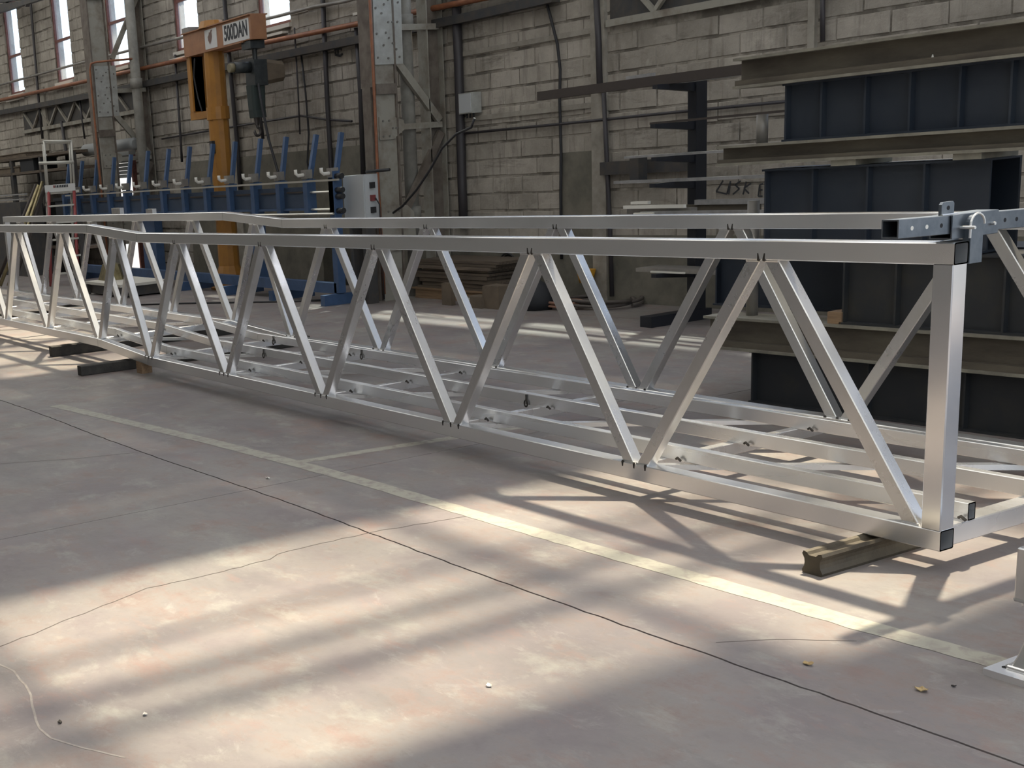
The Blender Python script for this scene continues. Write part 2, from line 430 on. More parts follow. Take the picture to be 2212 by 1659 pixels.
# ================================================================== FLOOR
mb = MB(); mb.box(-40, 14, -12, 7, -0.30, -0.045)
floor = structure(mb.build('floor', 'joint'))
def joint_y(X): return -1.29 + 0.0206 * (X + 1.9) * 1.0 + 0.012 * math.sin(X * 1.7)
XJ = [-40, -33.1, -27.1, -21.1, -15.1, -9.1, -3.06, 3.0, 8.5, 14]
def edge_pts(f, a, b, jit, rough):
    n = max(2, int(abs(b - a) / 0.06)) if rough else 2
    rnd = random.Random(int(a * 100) + int(b * 37))
    return [(a + (b - a) * i / n, f(a + (b - a) * i / n) + (rnd.uniform(-jit, jit) if 0 < i < n and rough else 0)) for i in range(n + 1)]
for k in range(len(XJ) - 1):
    x0, x1 = XJ[k] + 0.003, XJ[k + 1] - 0.003
    near = k >= 4
    rows = [(lambda X: -12.0, lambda X: -7.2), (lambda X: -7.195, lambda X: joint_y(X) - 0.005), (lambda X: joint_y(X) + 0.005, lambda X: 4.75), (lambda X: 4.755, lambda X: 7.0)]
    for j, (fa, fb) in enumerate(rows):
        lower = edge_pts(fa, x0, x1, 0.004, near and j == 2)
        upper = edge_pts(fb, x0, x1, 0.004, near and j == 1)
        poly = [(x, y) for x, y in lower] + [(x, y) for x, y in reversed(upper)]
        mb = MB(); n = len(poly)
        mb.add([(x, y, 0) for x, y in poly] + [(x, y, -0.05) for x, y in poly],
               [tuple(range(n))] + [((i + 1) % n, i, n + i, n + (i + 1) % n) for i in range(n)])
        mb.build('slab', 'floor', floor)

def strip(pts, w, z, name, m, jit=0.0, seed=1, parent=floor):
    rnd = random.Random(seed); L = []; R = []
    for i, p in enumerate(pts):
        a = Vector(pts[max(i - 1, 0)]).to_2d(); b = Vector(pts[min(i + 1, len(pts) - 1)]).to_2d()
        d = (b - a).normalized(); nrm = Vector((-d.y, d.x))
        q = Vector(p).to_2d(); ww = w[i] if isinstance(w, list) else w
        L.append(q + nrm * (ww / 2 + rnd.uniform(-jit, jit))); R.append(q - nrm * (ww / 2 + rnd.uniform(-jit, jit)))
    mb = MB(); n = len(pts)
    vs = [(p.x, p.y, z) for p in L] + [(p.x, p.y, z) for p in R]
    mb.add(vs, [(i, n + i, n + i + 1, i + 1) for i in range(n - 1)])
    return mb.build(name, m, parent)
def refine(pts, step=0.12):
    out = []
    for a, b in zip(pts[:-1], pts[1:]):
        a, b = Vector(a), Vector(b); k = max(1, int((b - a).length / step))
        out += [a.lerp(b, i / k) for i in range(k)]
    return out + [Vector(pts[-1])]
px_line = [(120, 876), (303, 918.6), (455, 954), (632, 999.5), (809, 1047.6), (1100, 1133.5), (1351, 1205), (1602.7, 1275.7), (1854, 1348.6), (2130.5, 1424), (2300, 1474)]
strip(refine([on_floor(*q) for q in px_line], 0.07), 0.105, 0.0012, 'painted_line', 'paint_line', 0.005)
strip(refine([on_floor(*q) for q in [(622, 1002), (790, 975), (983, 945), (1200, 910)]], 0.07), 0.085, 0.0007, 'painted_line', 'paint_line', 0.006, 3)
def wobble(pts, amp, seed, step=0.05):
    rnd = random.Random(seed); out = refine(pts, step)
    return [Vector((p.x + rnd.uniform(-amp, amp), p.y + rnd.uniform(-amp, amp), 0)) for p in out]
strip(wobble([on_floor(*q) for q in [(0, 1398), (180, 1325), (320, 1270), (480, 1235), (585, 1208), (600, 1196), (720, 1168), (830, 1145), (1010, 1115)]], 0.007, 4), 0.005, 0.0009, 'crack', 'crack')
strip(wobble([on_floor(*q) for q in [(1545, 1388), (1640, 1383), (1720, 1381), (1850, 1385)]], 0.004, 5), 0.003, 0.0009, 'crack', 'crack')
strip(wobble([on_floor(*q) for q in [(0, 1002), (150, 992), (303, 977)]], 0.003, 6), 0.004, 0.0009, 'crack', 'crack')
strip(wobble([on_floor(*q) for q in [(-20, 1425), (30, 1450), (62, 1490), (75, 1540), (85, 1575), (110, 1595), (180, 1615), (270, 1637)]], 0.003, 7), 0.008, 0.0007, 'scuff_mark', 'scuff')

# ================================================================== BLOCK WALL
ZTOP, XL, XR = 6.6, -31.0, 3.0
WIN = [(-27.9, -27.05), (-25.2, -24.35), (-22.5, -21.65), (-19.95, -19.1), (-17.27, -16.45), (-14.6, -13.72), (-11.95, -11.1), (-10.6, -8.2), (-8.0, -5.6), (-5.4, -3.0), (-2.8, -0.4)]  # last four, out of view, widened to brighten truss tops and floor
WZ0, WZ1 = 3.72, 5.62
LAT = [(-7.62, -2.2, 2.93, 3.42), (-24.6, -18.9, 2.93, 3.30)]     # lattice openings
DOOR = (-20.45, -19.25, 0.0, 2.15)
HOLES = [(a, b, WZ0, WZ1) for a, b in WIN] + [DOOR]
mb = MB()
zs = sorted({0, ZTOP, WZ0, WZ1, DOOR[3]})
for za, zb in zip(zs[:-1], zs[1:]):
    cut = sorted([(a, b) for a, b, c, d in HOLES if c < zb - 1e-6 and d > za + 1e-6])
    x = XL
    for a, b in cut + [(XR, XR)]:
        if a > x: mb.wbox(x, a, 0.0, -0.20, za, zb)
        x = b
wall_back = structure(mb.build('wall_back', 'mortar'))
BL, BH = 0.50, 0.20
skip = HOLES + LAT
variants = {}
def block_mesh(L, H, seed):
    rnd = random.Random(seed); mb = MB(); g = 0.004
    j = lambda s=0.006: rnd.uniform(-s, s)
    x0, x1, z0, z1 = g + j(.004), L - g + j(.004), g + abs(j(.009)), H - g - abs(j(.007))
    f = 0.010 + j(.006); c = 0.009
    back = [(x0, 0.01, z0), (x1, 0.01, z0 + j(.003)), (x1 + j(.004), 0.01, z1), (x0, 0.01, z1)]
    front = [(x0 + c, -f, z0 + c + j(.004)), (x1 - c, -f, z0 + c + j(.004)), (x1 - c + j(.004), -f, z1 - c + j(.003)), (x0 + c + j(.004), -f, z1 - c)]
    m0 = (x0 + x1) / 2
    mb.add(back + front, [(4, 5, 6, 7), (0, 1, 5, 4), (1, 2, 6, 5), (2, 3, 7, 6), (3, 0, 4, 7)])
    return mb
VM = [block_mesh(BL, BH, 100 + i) for i in range(10)]
for i, m in enumerate(VM):
    me = bpy.data.meshes.new('block'); me.from_pydata(m.v, [], m.f); me.materials.append(MATS['block']); variants[i] = me
stuff = MB(); n_single = 0
row = 0; z = 0.0
while z < ZTOP - 0.01:
    h = min(BH, ZTOP - z)
    x = XL - (0.25 if row % 2 else 0.0)
    while x < XR:
        segs = [(max(x, XL), min(x + BL, XR))]
        for a, b, c, d in skip:
            if c < z + h - 0.02 and d > z + 0.02:
                ns = []
                for s0, s1 in segs:
                    if b <= s0 or a >= s1: ns.append((s0, s1))
                    else:
                        if a - s0 > 0.06: ns.append((s0, a))
                        if s1 - b > 0.06: ns.append((b, s1))
                segs = ns
        for s0, s1 in segs:
            full = s1 - s0 > BL - 0.01 and h > BH - 0.01
            single = full and -14.4 < s0 < -5.35 and 0.62 < z < 3.75 and n_single < 300
            k = random.randrange(10)
            if single:
                ob = bpy.data.objects.new('block', variants[k]); COL.objects.link(ob); ob.parent = wall_back
                ob.location = (s0, wall_y(s0), z); ob.rotation_euler = (0, 0, WS); n_single += 1
            else:
                q = VM[k]
                stuff.add([(s0 + px * (s1 - s0) / BL, wall_y(s0 + px * (s1 - s0) / BL) + py, z + pz * h / BH) for px, py, pz in q.v], q.f)
        x += BL
    z += BH; row += 1
so = stuff.build('blocks', 'block', wall_back); so['kind'] = 'stuff'
# smooth render low on the wall, repaired patch, tie bands, concrete posts
def wpart(x0, x1, o0, o1, z0, z1, name, m): return MB().wbox(x0, x1, o0, o1, z0, z1).build(name, m, wall_back)
wpart(-13.2, -7.86, 0.0, 0.028, 0.0, 0.62, 'render_coat', 'plaster')
wpart(-7.66, -3.0, 0.0, 0.030, 0.0, 0.72, 'render_coat', 'plaster')
wpart(-17.2, -12.1, 0.0, 0.028, 0.0, 1.92, 'render_coat', 'plaster')
p0, p1 = on_wall(1215, 330), on_wall(1292, 472)
wpart(p0.x, p1.x, 0.0, 0.026, 0.7, p0.z, 'render_patch', 'plaster')
for za, x0, x1 in ((2.83, -10.0, -7.86), (2.07, -10.0, -7.86), (2.83, -16.0, -14.9)):
    wpart(x0, x1, 0.0, 0.035, za, za + 0.055, 'tie_band', 'concrete')
p0 = on_wall(1760, 60)
for xa, xb, zt in ((-7.86, -7.66, 3.72), (p0.x - 0.035, p0.x + 0.035, 6.0), (-2.3, -2.1, 6.0), (-15.6, -15.4, 3.72), (-23.4, -23.2, 3.72)):
    wpart(xa, xb, 0.0, 0.05, 0.0, zt, 'concrete_post', 'concrete')
# graffiti strokes
def stroke(pxs, w=0.015):
    pts = [on_wall(*q, 0.031) for q in pxs]; mb = MB()
    for a, b in zip(pts[:-1], pts[1:]): mb.beam(a, b, 0.004, w, up=(0, 0, 1) if abs((b - a).normalized().z) < 0.8 else (1, 0, 0))
    mb.build('graffiti_stroke', 'sign_black', wall_back)
for s_ in ([(1562, 390), (1547, 414), (1570, 419), (1578, 391)], [(1578, 391), (1574, 420)], [(1600, 391), (1588, 399), (1597, 408), (1583, 420)], [(1612, 392), (1605, 420)], [(1622, 396), (1607, 407), (1618, 418)], [(1641, 399), (1638, 424)], [(1641, 399), (1648, 397)], [(1639, 411), (1647, 410)], [(1638, 424), (1647, 424)]):
    stroke(s_)
for s_ in ([(722, 108), (738, 104), (737, 109)], [(725, 110), (724, 118), (735, 121), (740, 116)], [(730, 108), (730, 116)]):
    stroke(s_, 0.03)

# ------------------------------------------------------------------ windows
def window(n, a, b):
    ym = lambda X: X
    fr = MB()
    fr.wbox(a, a + 0.045, -0.02, -0.10, WZ0, WZ1); fr.wbox(b - 0.03, b, -0.02, -0.10, WZ0, WZ1)
    fr.wbox(a + 0.045, b - 0.03, -0.02, -0.10, WZ1 - 0.05, WZ1); fr.wbox(a + 0.045, b - 0.03, -0.02, -0.10, WZ0, WZ0 + 0.05)
    w = structure(fr.build('window_%d' % n, 'frame_red', None, False, (a, wall_y(a), WZ0)))
    zb = 4.50
    MB().wbox(a + 0.045, b - 0.03, -0.03, -0.09, zb, zb + 0.045).build('glazing_bar', 'frame_red', w)
    for z0, z1 in ((WZ0 + 0.05, zb), (zb + 0.045, WZ1 - 0.05)):
        mb = MB(); k = 16; xs = [a + 0.045 + (b - 0.075 - a) * i / k for i in range(k + 1)]
        for i in range(k):
            o0 = -0.06 - (0.012 if i % 2 else 0.0); o1 = -0.06 - (0.0 if i % 2 else 0.012)
            x0, x1 = xs[i], xs[i + 1]
            mb.add([(x0, wall_y(x0, o0), z0), (x1, wall_y(x1, o1), z0), (x1, wall_y(x1, o1), z1), (x0, wall_y(x0, o0), z1)], [(0, 1, 2, 3)])
        mb.build('pane', 'pane', w)
    mb = MB()
    mb.wbox(a - 0.04, b + 0.04, 0.055, -0.02, WZ0 - 0.055, WZ0)
    mb.wbox(a - 0.10, b - 0.08, 0.10, 0.0, WZ0 - 0.135, WZ0 - 0.10)
    mb.build('window_sill', 'sill', w)
for i, (a, b) in enumerate(WIN): window(i + 1, a, b)

# ------------------------------------------------------------------ roller door
d0, d1 = DOOR[0], DOOR[1]
sh = structure(MB().wbox(d0 - 0.06, d1 + 0.06, 0.14, -0.05, 2.15, 2.38).build('door_1', 'shutter', None, False, (d0, wall_y(d0), 0)))
z = 2.15
while z > 1.79:
    MB().wbox(d0 + 0.02, d1 - 0.02, 0.03, 0.0, z - 0.062, z).build('slat', 'shutter', sh); z -= 0.068
for a, b in ((d0 - 0.06, d0), (d1, d1 + 0.06)):
    MB().wbox(a, b, 0.09, 0.0, 0, 2.15).build('guide_rail', 'frame_red', sh)
MB().wbox(d0 + 0.36, d0 + 0.40, 0.03, 0.0, 0.0, 1.79).build('post', 'frame_red', sh)

# ------------------------------------------------------------------ lattice girders in the wall
def lattice(label, x0, x1, z0, z1, step):
    t = thing('lattice_girder', label, 'girder', (x0, wall_y(x0), z0), 'lattice girders let into the block wall')
    MB().wbox(x0, x1, 0.001, 0.006, z0, z1).build('opening_shade', 'dark_steel', t)  # dark panel on the wall paints the shaded inside of the opening
    MB().wbox(x0, x1, 0.0, 0.07, z0 - 0.07, z0).build('bottom_chord', 'column', t)
    MB().wbox(x0, x1, 0.0, 0.07, z1, z1 + 0.06).build('top_chord', 'column', t)
    x = x0 + 0.12; up = False
    while x + step / 2 < x1:
        a = (x, wall_y(x, 0.035), z1 if not up else z0); b = (x + step / 2, wall_y(x + step / 2, 0.035), z0 if not up else z1)
        MB().beam(a, b, 0.045, 0.045, up=(0, 1, 0)).build('diagonal', 'column', t); x += step / 2; up = not up
    return t
lattice('pale lattice girder over a dark opening high in the wall above the rusty bar rack', LAT[0][0], LAT[0][1], LAT[0][2], LAT[0][3], 1.0)
lattice('small lattice girder below the leftmost windows', LAT[1][0], LAT[1][1], LAT[1][2], LAT[1][3], 0.95)

# ------------------------------------------------------------------ roof and the rest of the hall
RZ = 6.6
shx, shy = SUN_DIR.x * RZ, SUN_DIR.y * RZ
SKY = [(-2.08, -1.34, -6.0, 2.05), (-1.27, -0.98, -6.0, 2.05), (-0.84, -0.70, -6.0, 2.05), (-0.55, -0.02, -6.0, 2.05), (-0.02, 0.26, -1.0, 2.05),
       (-10.6, -9.3, -1.0, 0.9), (-9.1, -8.4, -1.0, 0.9), (-13.4, -10.9, -1.0, 0.9), (-17.5, -14.4, -1.0, 0.9),
       (3.2, 5.6, -7.0, 2.0)]  # last opening is out of view, added for fill light
FILL_SHEETS = [(x, x + 1.3, 2.2, 5.0) for x in (-29.0, -26.2, -23.4, -20.6, -17.8, -8.3, -5.7, 1.2, 4.0)] + [(-14.4, -13.1, 3.8, 5.0), (-11.6, -10.3, 3.8, 5.0)] + [(x, x + 1.7, -11.4, -5.6) for x in (-4, 0.5, 3.4, 6)] + [(x, x + 1.0, -2.4, 1.5) for x in (-16.4, -13.2, -9.6, -6.8, -4.8)] + [(x, x + 1.6, -4.6, 1.6) for x in (-31.0, -29.1, -27.2, -25.3, -23.4, -21.5, -19.3)] + [(x, x + 1.4, -5.4, -1.0) for x in (-0.9, 1.2, 3.3, 5.4)]      # unseen frosted sheets, added as overhead fill light
SK = [(a + shx, b + shx, c + shy, d + shy) for a, b, c, d in SKY]
ALL = SK + FILL_SHEETS
xs = sorted({XL - 1, 12.0} | {v for s_ in ALL for v in s_[:2]}); ys = sorted({-12.0, 6.2} | {v for s_ in ALL for v in s_[2:]})
mb = MB()
for xa, xb in zip(xs[:-1], xs[1:]):
    for ya, yb in zip(ys[:-1], ys[1:]):
        cx_, cy_ = (xa + xb) / 2, (ya + yb) / 2
        if any(a < cx_ < b and c < cy_ < d for a, b, c, d in ALL): continue
        mb.add([(xa, ya, RZ), (xb, ya, RZ), (xb, yb, RZ), (xa, yb, RZ)], [(3, 2, 1, 0)])
roof = structure(mb.build('ceiling', 'roof_sheet'))
for a, b, c, d in FILL_SHEETS:
    MB().add([(a, c, RZ + 0.03), (b, c, RZ + 0.03), (b, d, RZ + 0.03), (a, d, RZ + 0.03)], [(0, 1, 2, 3)]).build('added_fill_sheet', 'frosted', roof)
for a, b, c, d in SK:
    MB().add([(a, c, RZ + 0.03), (b, c, RZ + 0.03), (b, d, RZ + 0.03), (a, d, RZ + 0.03)], [(0, 1, 2, 3)]).build('rooflight', 'rooflight', roof)
for Y in (-2.9, -0.55, 1.6, 3.5):
    MB().box(-12, 1.5, Y - 0.03, Y + 0.03, RZ - 0.2, RZ - 0.02).build('purlin', 'dark_steel', roof)
structure(MB().box(XL - 1.2, 12, -12.2, -12.0, 0, RZ).build('wall_front', 'hall_wall'))
structure(MB().box(XL - 1.2, XL - 1.0, -12, 6.2, 0, RZ).build('wall_left', 'hall_wall'))

# roof girder end seen at the far left, under the eaves
t = thing('roof_girder', 'dark roof girder end crossing the top left corner above the leftmost window', 'girder', (-25.5, wall_y(-25.5, 0.9), 5.2))
def yl(x, y): return on_wall(x, y, 0.45)
MB().beam(yl(-60, 42), yl(90, -6), 0.10, 0.10).build('bottom_chord', 'dark_steel', t)
MB().beam(yl(-60, 22), yl(60, 4), 0.07, 0.07).build('tie_rod', 'dark_steel', t)
MB().beam(yl(-60, 10), yl(45, -6), 0.10, 0.10).build('top_chord', 'dark_steel', t)
MB().beam(yl(60, 12), yl(52, -8), 0.08, 0.08).build('diagonal', 'dark_steel', t)
MB().beam(yl(0, 24), yl(22, -8), 0.06, 0.06).build('diagonal', 'dark_steel', t)

# ------------------------------------------------------------------ pipes along the wall
def run(name, m, label, cat, pxs, r, off, group=None):
    pts = [on_wall(x, y, off) for x, y in pxs]
    return solo(MB().tube(pts, r, 10), name, m, label, cat, pts[0], group, True)
run('gas_pipe', 'orange', 'long orange pipe running along the block wall under the window sills', 'pipe', [(-60, 230), (200, 172), (430, 121), (770, 52), (985, 8), (1180, -32)], 0.036, 0.12)
run('air_pipe', 'grey_pipe', 'thin grey pipe crossing the window panes along the wall', 'pipe', [(-60, 200), (185, 133), (355, 90), (600, 35), (680, 14), (745, 3), (900, -40)], 0.024, 0.10)
pts = [on_wall(x, y, 0.09) for x, y in [(-60, 255), (190, 208), (574, 127), (1000, 40), (1200, -6)]]
mb = MB()
for a, b in zip(pts[:-1], pts[1:]): mb.beam(a, b, 0.12, 0.10)
solo(mb, 'tie_beam', 'dark_steel', 'dark steel beam along the wall below the orange pipe', 'beam', pts[0])
run('conduit', 'dark_pipe', 'thin dark conduit across the blocks behind the rack post', 'pipe', [(1005, 288), (1210, 268), (1484, 240), (1700, 219)], 0.016, 0.05)
run('conduit', 'dark_pipe', 'thin dark conduit behind the crane hook, dipping along the wall', 'pipe', [(350, 300), (490, 276), (650, 250), (703, 258), (760, 262)], 0.016, 0.05)
vp = [('narrow dark downpipe between the two leftmost windows', [(66, 5), (85, 235), (92, 300)], 0.028),
      ('dark pipe dropping from the lattice girder left of the ladder', [(133, 262), (143, 330), (150, 380)], 0.035),
      ('dark pipe beside the left column', [(172, 215), (183, 300)], 0.02),
      ('dark pipe on the wall left of the orange crane pillar', [(378, 118), (390, 300), (393, 350)], 0.022),
      ('reddish dark pipe on the wall right of the crane pillar', [(484, -10), (500, 180), (514, 330), (520, 430)], 0.034),
      ('dark pipe straight behind the crane hook', [(557, 130), (562, 250), (568, 300)], 0.026),
      ('dark pipe on the wall behind the right end of the blue machine', [(697, -10), (706, 200), (717, 400), (722, 480)], 0.034),
      ('pale thin pipe behind the pendant cable of the hoist', [(636, 60), (644, 200), (648, 290)], 0.012),
      ('thick black pipe running down to the white junction box', [(985, 0), (991, 150), (998, 400), (1002, 490)], 0.055),
      ('dark pipe on the concrete post left of the rack', [(1288, -10), (1293, 90), (1296, 200)], 0.032),
      ('thin brown pipe low on the concrete post left of the rack', [(1304, 195), (1310, 330), (1317, 480), (1322, 640)], 0.024),
      ('dark pipe high on the wall above the steel stack', [(1777, -30), (1777, 90)], 0.022),
      ('thin dark pipe along the edge of the middle column', [(770, 60), (779, 200), (786, 420)], 0.035)]
for lab, pxs, r in vp: run('wall_pipe', 'dark_pipe', lab, 'pipe', pxs, r, 0.07, 'pipes down the block wall')
run('cable', 'cable', 'black cable curving down the bare blocks between column and rack', 'cable', [(1178, -5), (1190, 40), (1204, 95), (1210, 150), (1209, 220), (1212, 330), (1211, 420), (1213, 560)], 0.016, 0.05)
run('cable', 'cable', 'black cable looping down behind the crane hook', 'cable', [(651, 120), (660, 200), (667, 290), (664, 350), (672, 400)], 0.014, 0.06)
run('cable', 'cable', 'black cable draped over the lower brace of the middle column', 'cable', [(1025, 255), (1018, 275), (985, 290), (955, 320), (930, 365), (900, 410), (870, 445), (835, 470)], 0.014, 0.9)

# junction box
a, b = on_wall(990, 203, 0.16), on_wall(1020, 244, 0.16)
t = thing('junction_box', 'small white junction box on the wall beside the middle column', 'electrical box', (a.x, wall_y(a.x), b.z))
MB().wbox(a.x, b.x, 0.02, 0.16, b.z, a.z).build('body', 'gusset', t)
MB().wbox(a.x + .015, b.x - .015, 0.16, 0.168, b.z + .012, a.z - .012).build('lid', 'cabinet', t)
for i in range(3):
    x = a.x + 0.07 + i * 0.06
    MB().tube([(x, wall_y(x, .1), b.z), (x, wall_y(x, .1), b.z - 0.05)], 0.012, 8).build('cable_gland', 'cable', t, True)

# ================================================================== COLUMNS
def column(label, dx, dy, group):
    X, Y = -10.40 + dx, 4.58 + dy
    t = thing('steel_column', label, 'column', (X, Y, 0), group)
    H = 6.4
    # front stanchion: channel pair with flange towards the hall
    MB().box(X - 0.15, X + 0.14, Y - 0.10, Y - 0.075, 2.55, H).build('front_flange', 'column_dark', t)
    MB().box(X - 0.13, X + 0.05, Y - 0.10, Y - 0.075, 0.0, 2.55).build('front_flange', 'column_dark', t)
    MB().box(X + 0.09, X + 0.115, Y - 0.075, Y + 0.20, 0.0, H).build('web_plate', 'column', t)
    MB().box(X - 0.15, X + 0.14, Y + 0.20, Y + 0.225, 0.0, H).build('back_flange', 'column_dark', t)
    MB().box(X - 0.12, X + 0.09, Y - 0.02, Y + 0.0, 0.0, H).build('inner_plate', 'column_dark', t)
    MB().box(X + 0.05, X + 0.15, Y - 0.08, Y + 0.22, 2.46, 2.58).build('joint_band', 'column_dark', t)
    def gus(pts, rv, nm='gusset_plate', m='gusset'):
        mb = MB(); n = len(pts); xa, xb = X + 0.118, X + 0.135
        mb.add([(xb, Y + p, q) for p, q in pts] + [(xa, Y + p, q) for p, q in pts],
               [tuple(range(n)), tuple(reversed(range(n, 2 * n)))] + [(i, n + i, n + (i + 1) % n, (i + 1) % n) for i in range(n)])
        g = mb.build(nm, m, t)
        for p, q in rv:
            disc(MB(), (xb, Y + p, q), (1, 0, 0), 0.013, 0.010, 8).build('rivet', 'rivet', g)
    gus([(-0.07, 2.80), (0.33, 2.80), (0.34, 3.64), (-0.06, 3.64)],
        [(-0.03, 2.88), (0.12, 2.87), (0.28, 2.88), (0.06, 3.02), (0.24, 2.97), (0.19, 3.04), (0.14, 3.10), (-0.03, 3.15), (0.10, 3.16), (0.14, 3.28), (0.20, 3.28), (0.27, 3.28),
         (0.05, 3.38), (-0.03, 3.44), (0.09, 3.48), (0.15, 3.53), (0.20, 3.58), (-0.03, 3.58), (0.29, 3.50)])
    gus([(-0.05, 1.93), (0.14, 1.93), (0.33, 2.05), (0.30, 2.15), (0.14, 2.20), (-0.05, 2.20)], [(0, 1.97), (0.09, 1.97), (0.14, 2.06), (0.19, 2.06), (0, 2.15), (0.09, 2.15)], m='column')
    gus([(-0.08, 0.60), (0.42, 0.60), (0.40, 1.05), (0.30, 1.14), (-0.08, 1.14)], [(0.02, 1.08), (0.18, 1.08), (0.02, 0.98), (0.24, 0.95)], m='column')
    gus([(-0.07, 4.95), (0.34, 4.95), (0.34, 5.9), (-0.06, 5.9)], [(0.02, 5.05 + 0.1 * k) for k in range(8)] + [(0.16, 5.05 + 0.1 * k) for k in range(8)])
    MB().box(X + 0.14, X + 0.155, Y - 0.1, Y + 0.95, 4.72, 4.88).build('strut', 'column', t)
    # rear stanchion at the wall
    yr = wall_y(X) - 0.05
    MB().box(X - 0.06, X + 0.13, yr - 0.24, yr - 0.225, 0.0, H).build('rear_flange', 'column', t)
    MB().box(X + 0.02, X + 0.04, yr - 0.225, yr - 0.015, 0.0, H).build('rear_web', 'column_dark', t)
    MB().box(X - 0.06, X + 0.13, yr - 0.015, yr, 0.0, H).build('rear_flange', 'column', t)
    xm = X + 0.10
    def br(a, b, w, h, nm='brace', m='column'): MB().beam((xm, a[0], a[1]), (xm, b[0], b[1]), w, h, up=(1, 0, 0)).build(nm, m, t)
    br((Y + 0.30, 3.22), (yr - 0.05, 3.22), 0.07, 0.05, 'strut')
    br((Y + 0.25, 2.07), (yr - 0.05, 2.07), 0.07, 0.05, 'strut')
    br((Y + 0.20, 2.90), (yr - 0.08, 2.12), 0.09, 0.06)
    br((yr - 0.06, 1.98), (Y + 0.24, 0.98), 0.09, 0.06, m='column_dark')
    br((Y + 0.30, 3.75), (yr - 0.08, 4.75), 0.08, 0.05)
    return t
column('riveted steel column with a pale gusset plate and brace, nearest the junction box', 0, 0, 'riveted columns along the wall')
column('riveted steel column with braces left of the orange crane', -8.05, -0.32, 'riveted columns along the wall')
def drain(label, X, Y):
    mb = MB(); mb.tube([(X, Y, 0), (X, Y, 6.3)], 0.085, 16)
    t = thing('drainpipe', label, 'pipe', (X, Y, 0), 'fat drainpipes behind the columns')
    mb.build('pipe', 'drain', t, True)
    for z in (0.95, 3.22, 5.3): MB().tube([(X, Y, z), (X, Y, z + 0.16)], 0.108, 16).build('collar', 'drain', t, True)
drain('fat grey drainpipe standing behind the braces of the middle column', -10.44, 5.08)
drain('fat grey drainpipe standing behind the left column', -17.95, 4.80)
def vpipe(label, pts, r):
    return solo(MB().tube(pts, r, 10), 'riser_pipe', 'orange', label, 'pipe', pts[0], None, True)
vpipe('thin orange riser pipe down the front of the middle column', [(-10.24, 4.46, 6), (-10.24, 4.46, 2.4), (-10.22, 4.44, 1.5), (-10.2, 4.44, 0.1)], 0.018)
vpipe('thin rusty riser pipe bent round the gusset of the left column', [(-17.9, 4.75, 3.70), (-18.22, 4.22, 3.70), (-18.27, 4.13, 3.68), (-18.29, 4.11, 3.58), (-18.29, 4.11, 2.0), (-18.28, 4.11, 0.3)], 0.018)

# ================================================================== ALUMINIUM TRUSS BRIDGE
C = 0.08; Z0 = 0.09; ZT = Z0 + 1.1515; W0 = 1.44
XB = [-7.35, -8.52]; DZ = 0.071; XE = -15.62
def lift(X):
    if X > XB[0]: return 0.0
    if X < XB[1]: return DZ
    return DZ * (XB[0] - X) / (XB[0] - XB[1])
truss = thing('truss_bridge', 'long silver aluminium truss footbridge frame resting on the workshop floor', 'truss', (-7.8, 0.76, 0.0))
SEG = [(0.0, XB[0]), (XB[0], XB[1]), (XB[1], XE)]
def chord(name, yc, zc, w, h, m, x_start=0.0, open_end=False, ch=0.004):
    for k, (a, b) in enumerate(SEG):
        a2 = x_start if k == 0 else a - 0.0015
        b2 = b + 0.0015 if k < 2 else b
        mb = MB()
        A = Vector((a2, yc, zc + lift(a))); B = Vector((b2, yc, zc + lift(b)))
        pr = rect_pts(w, h, ch)
        ring = lambda P: [(P.x, P.y + p, P.z + q) for p, q in pr]
        if k == 0 and open_end:
            ip = rect_pts(w - 0.010, h - 0.010, ch)
            inn = lambda P: [(P.x, P.y + p, P.z + q) for p, q in ip]
            mb.loft([inn(A + Vector((-0.6, 0, 0))), inn(A), ring(A), ring(B)], True, True)
        else: mb.loft([ring(A), ring(B)])
        mb.build(name, m, truss)
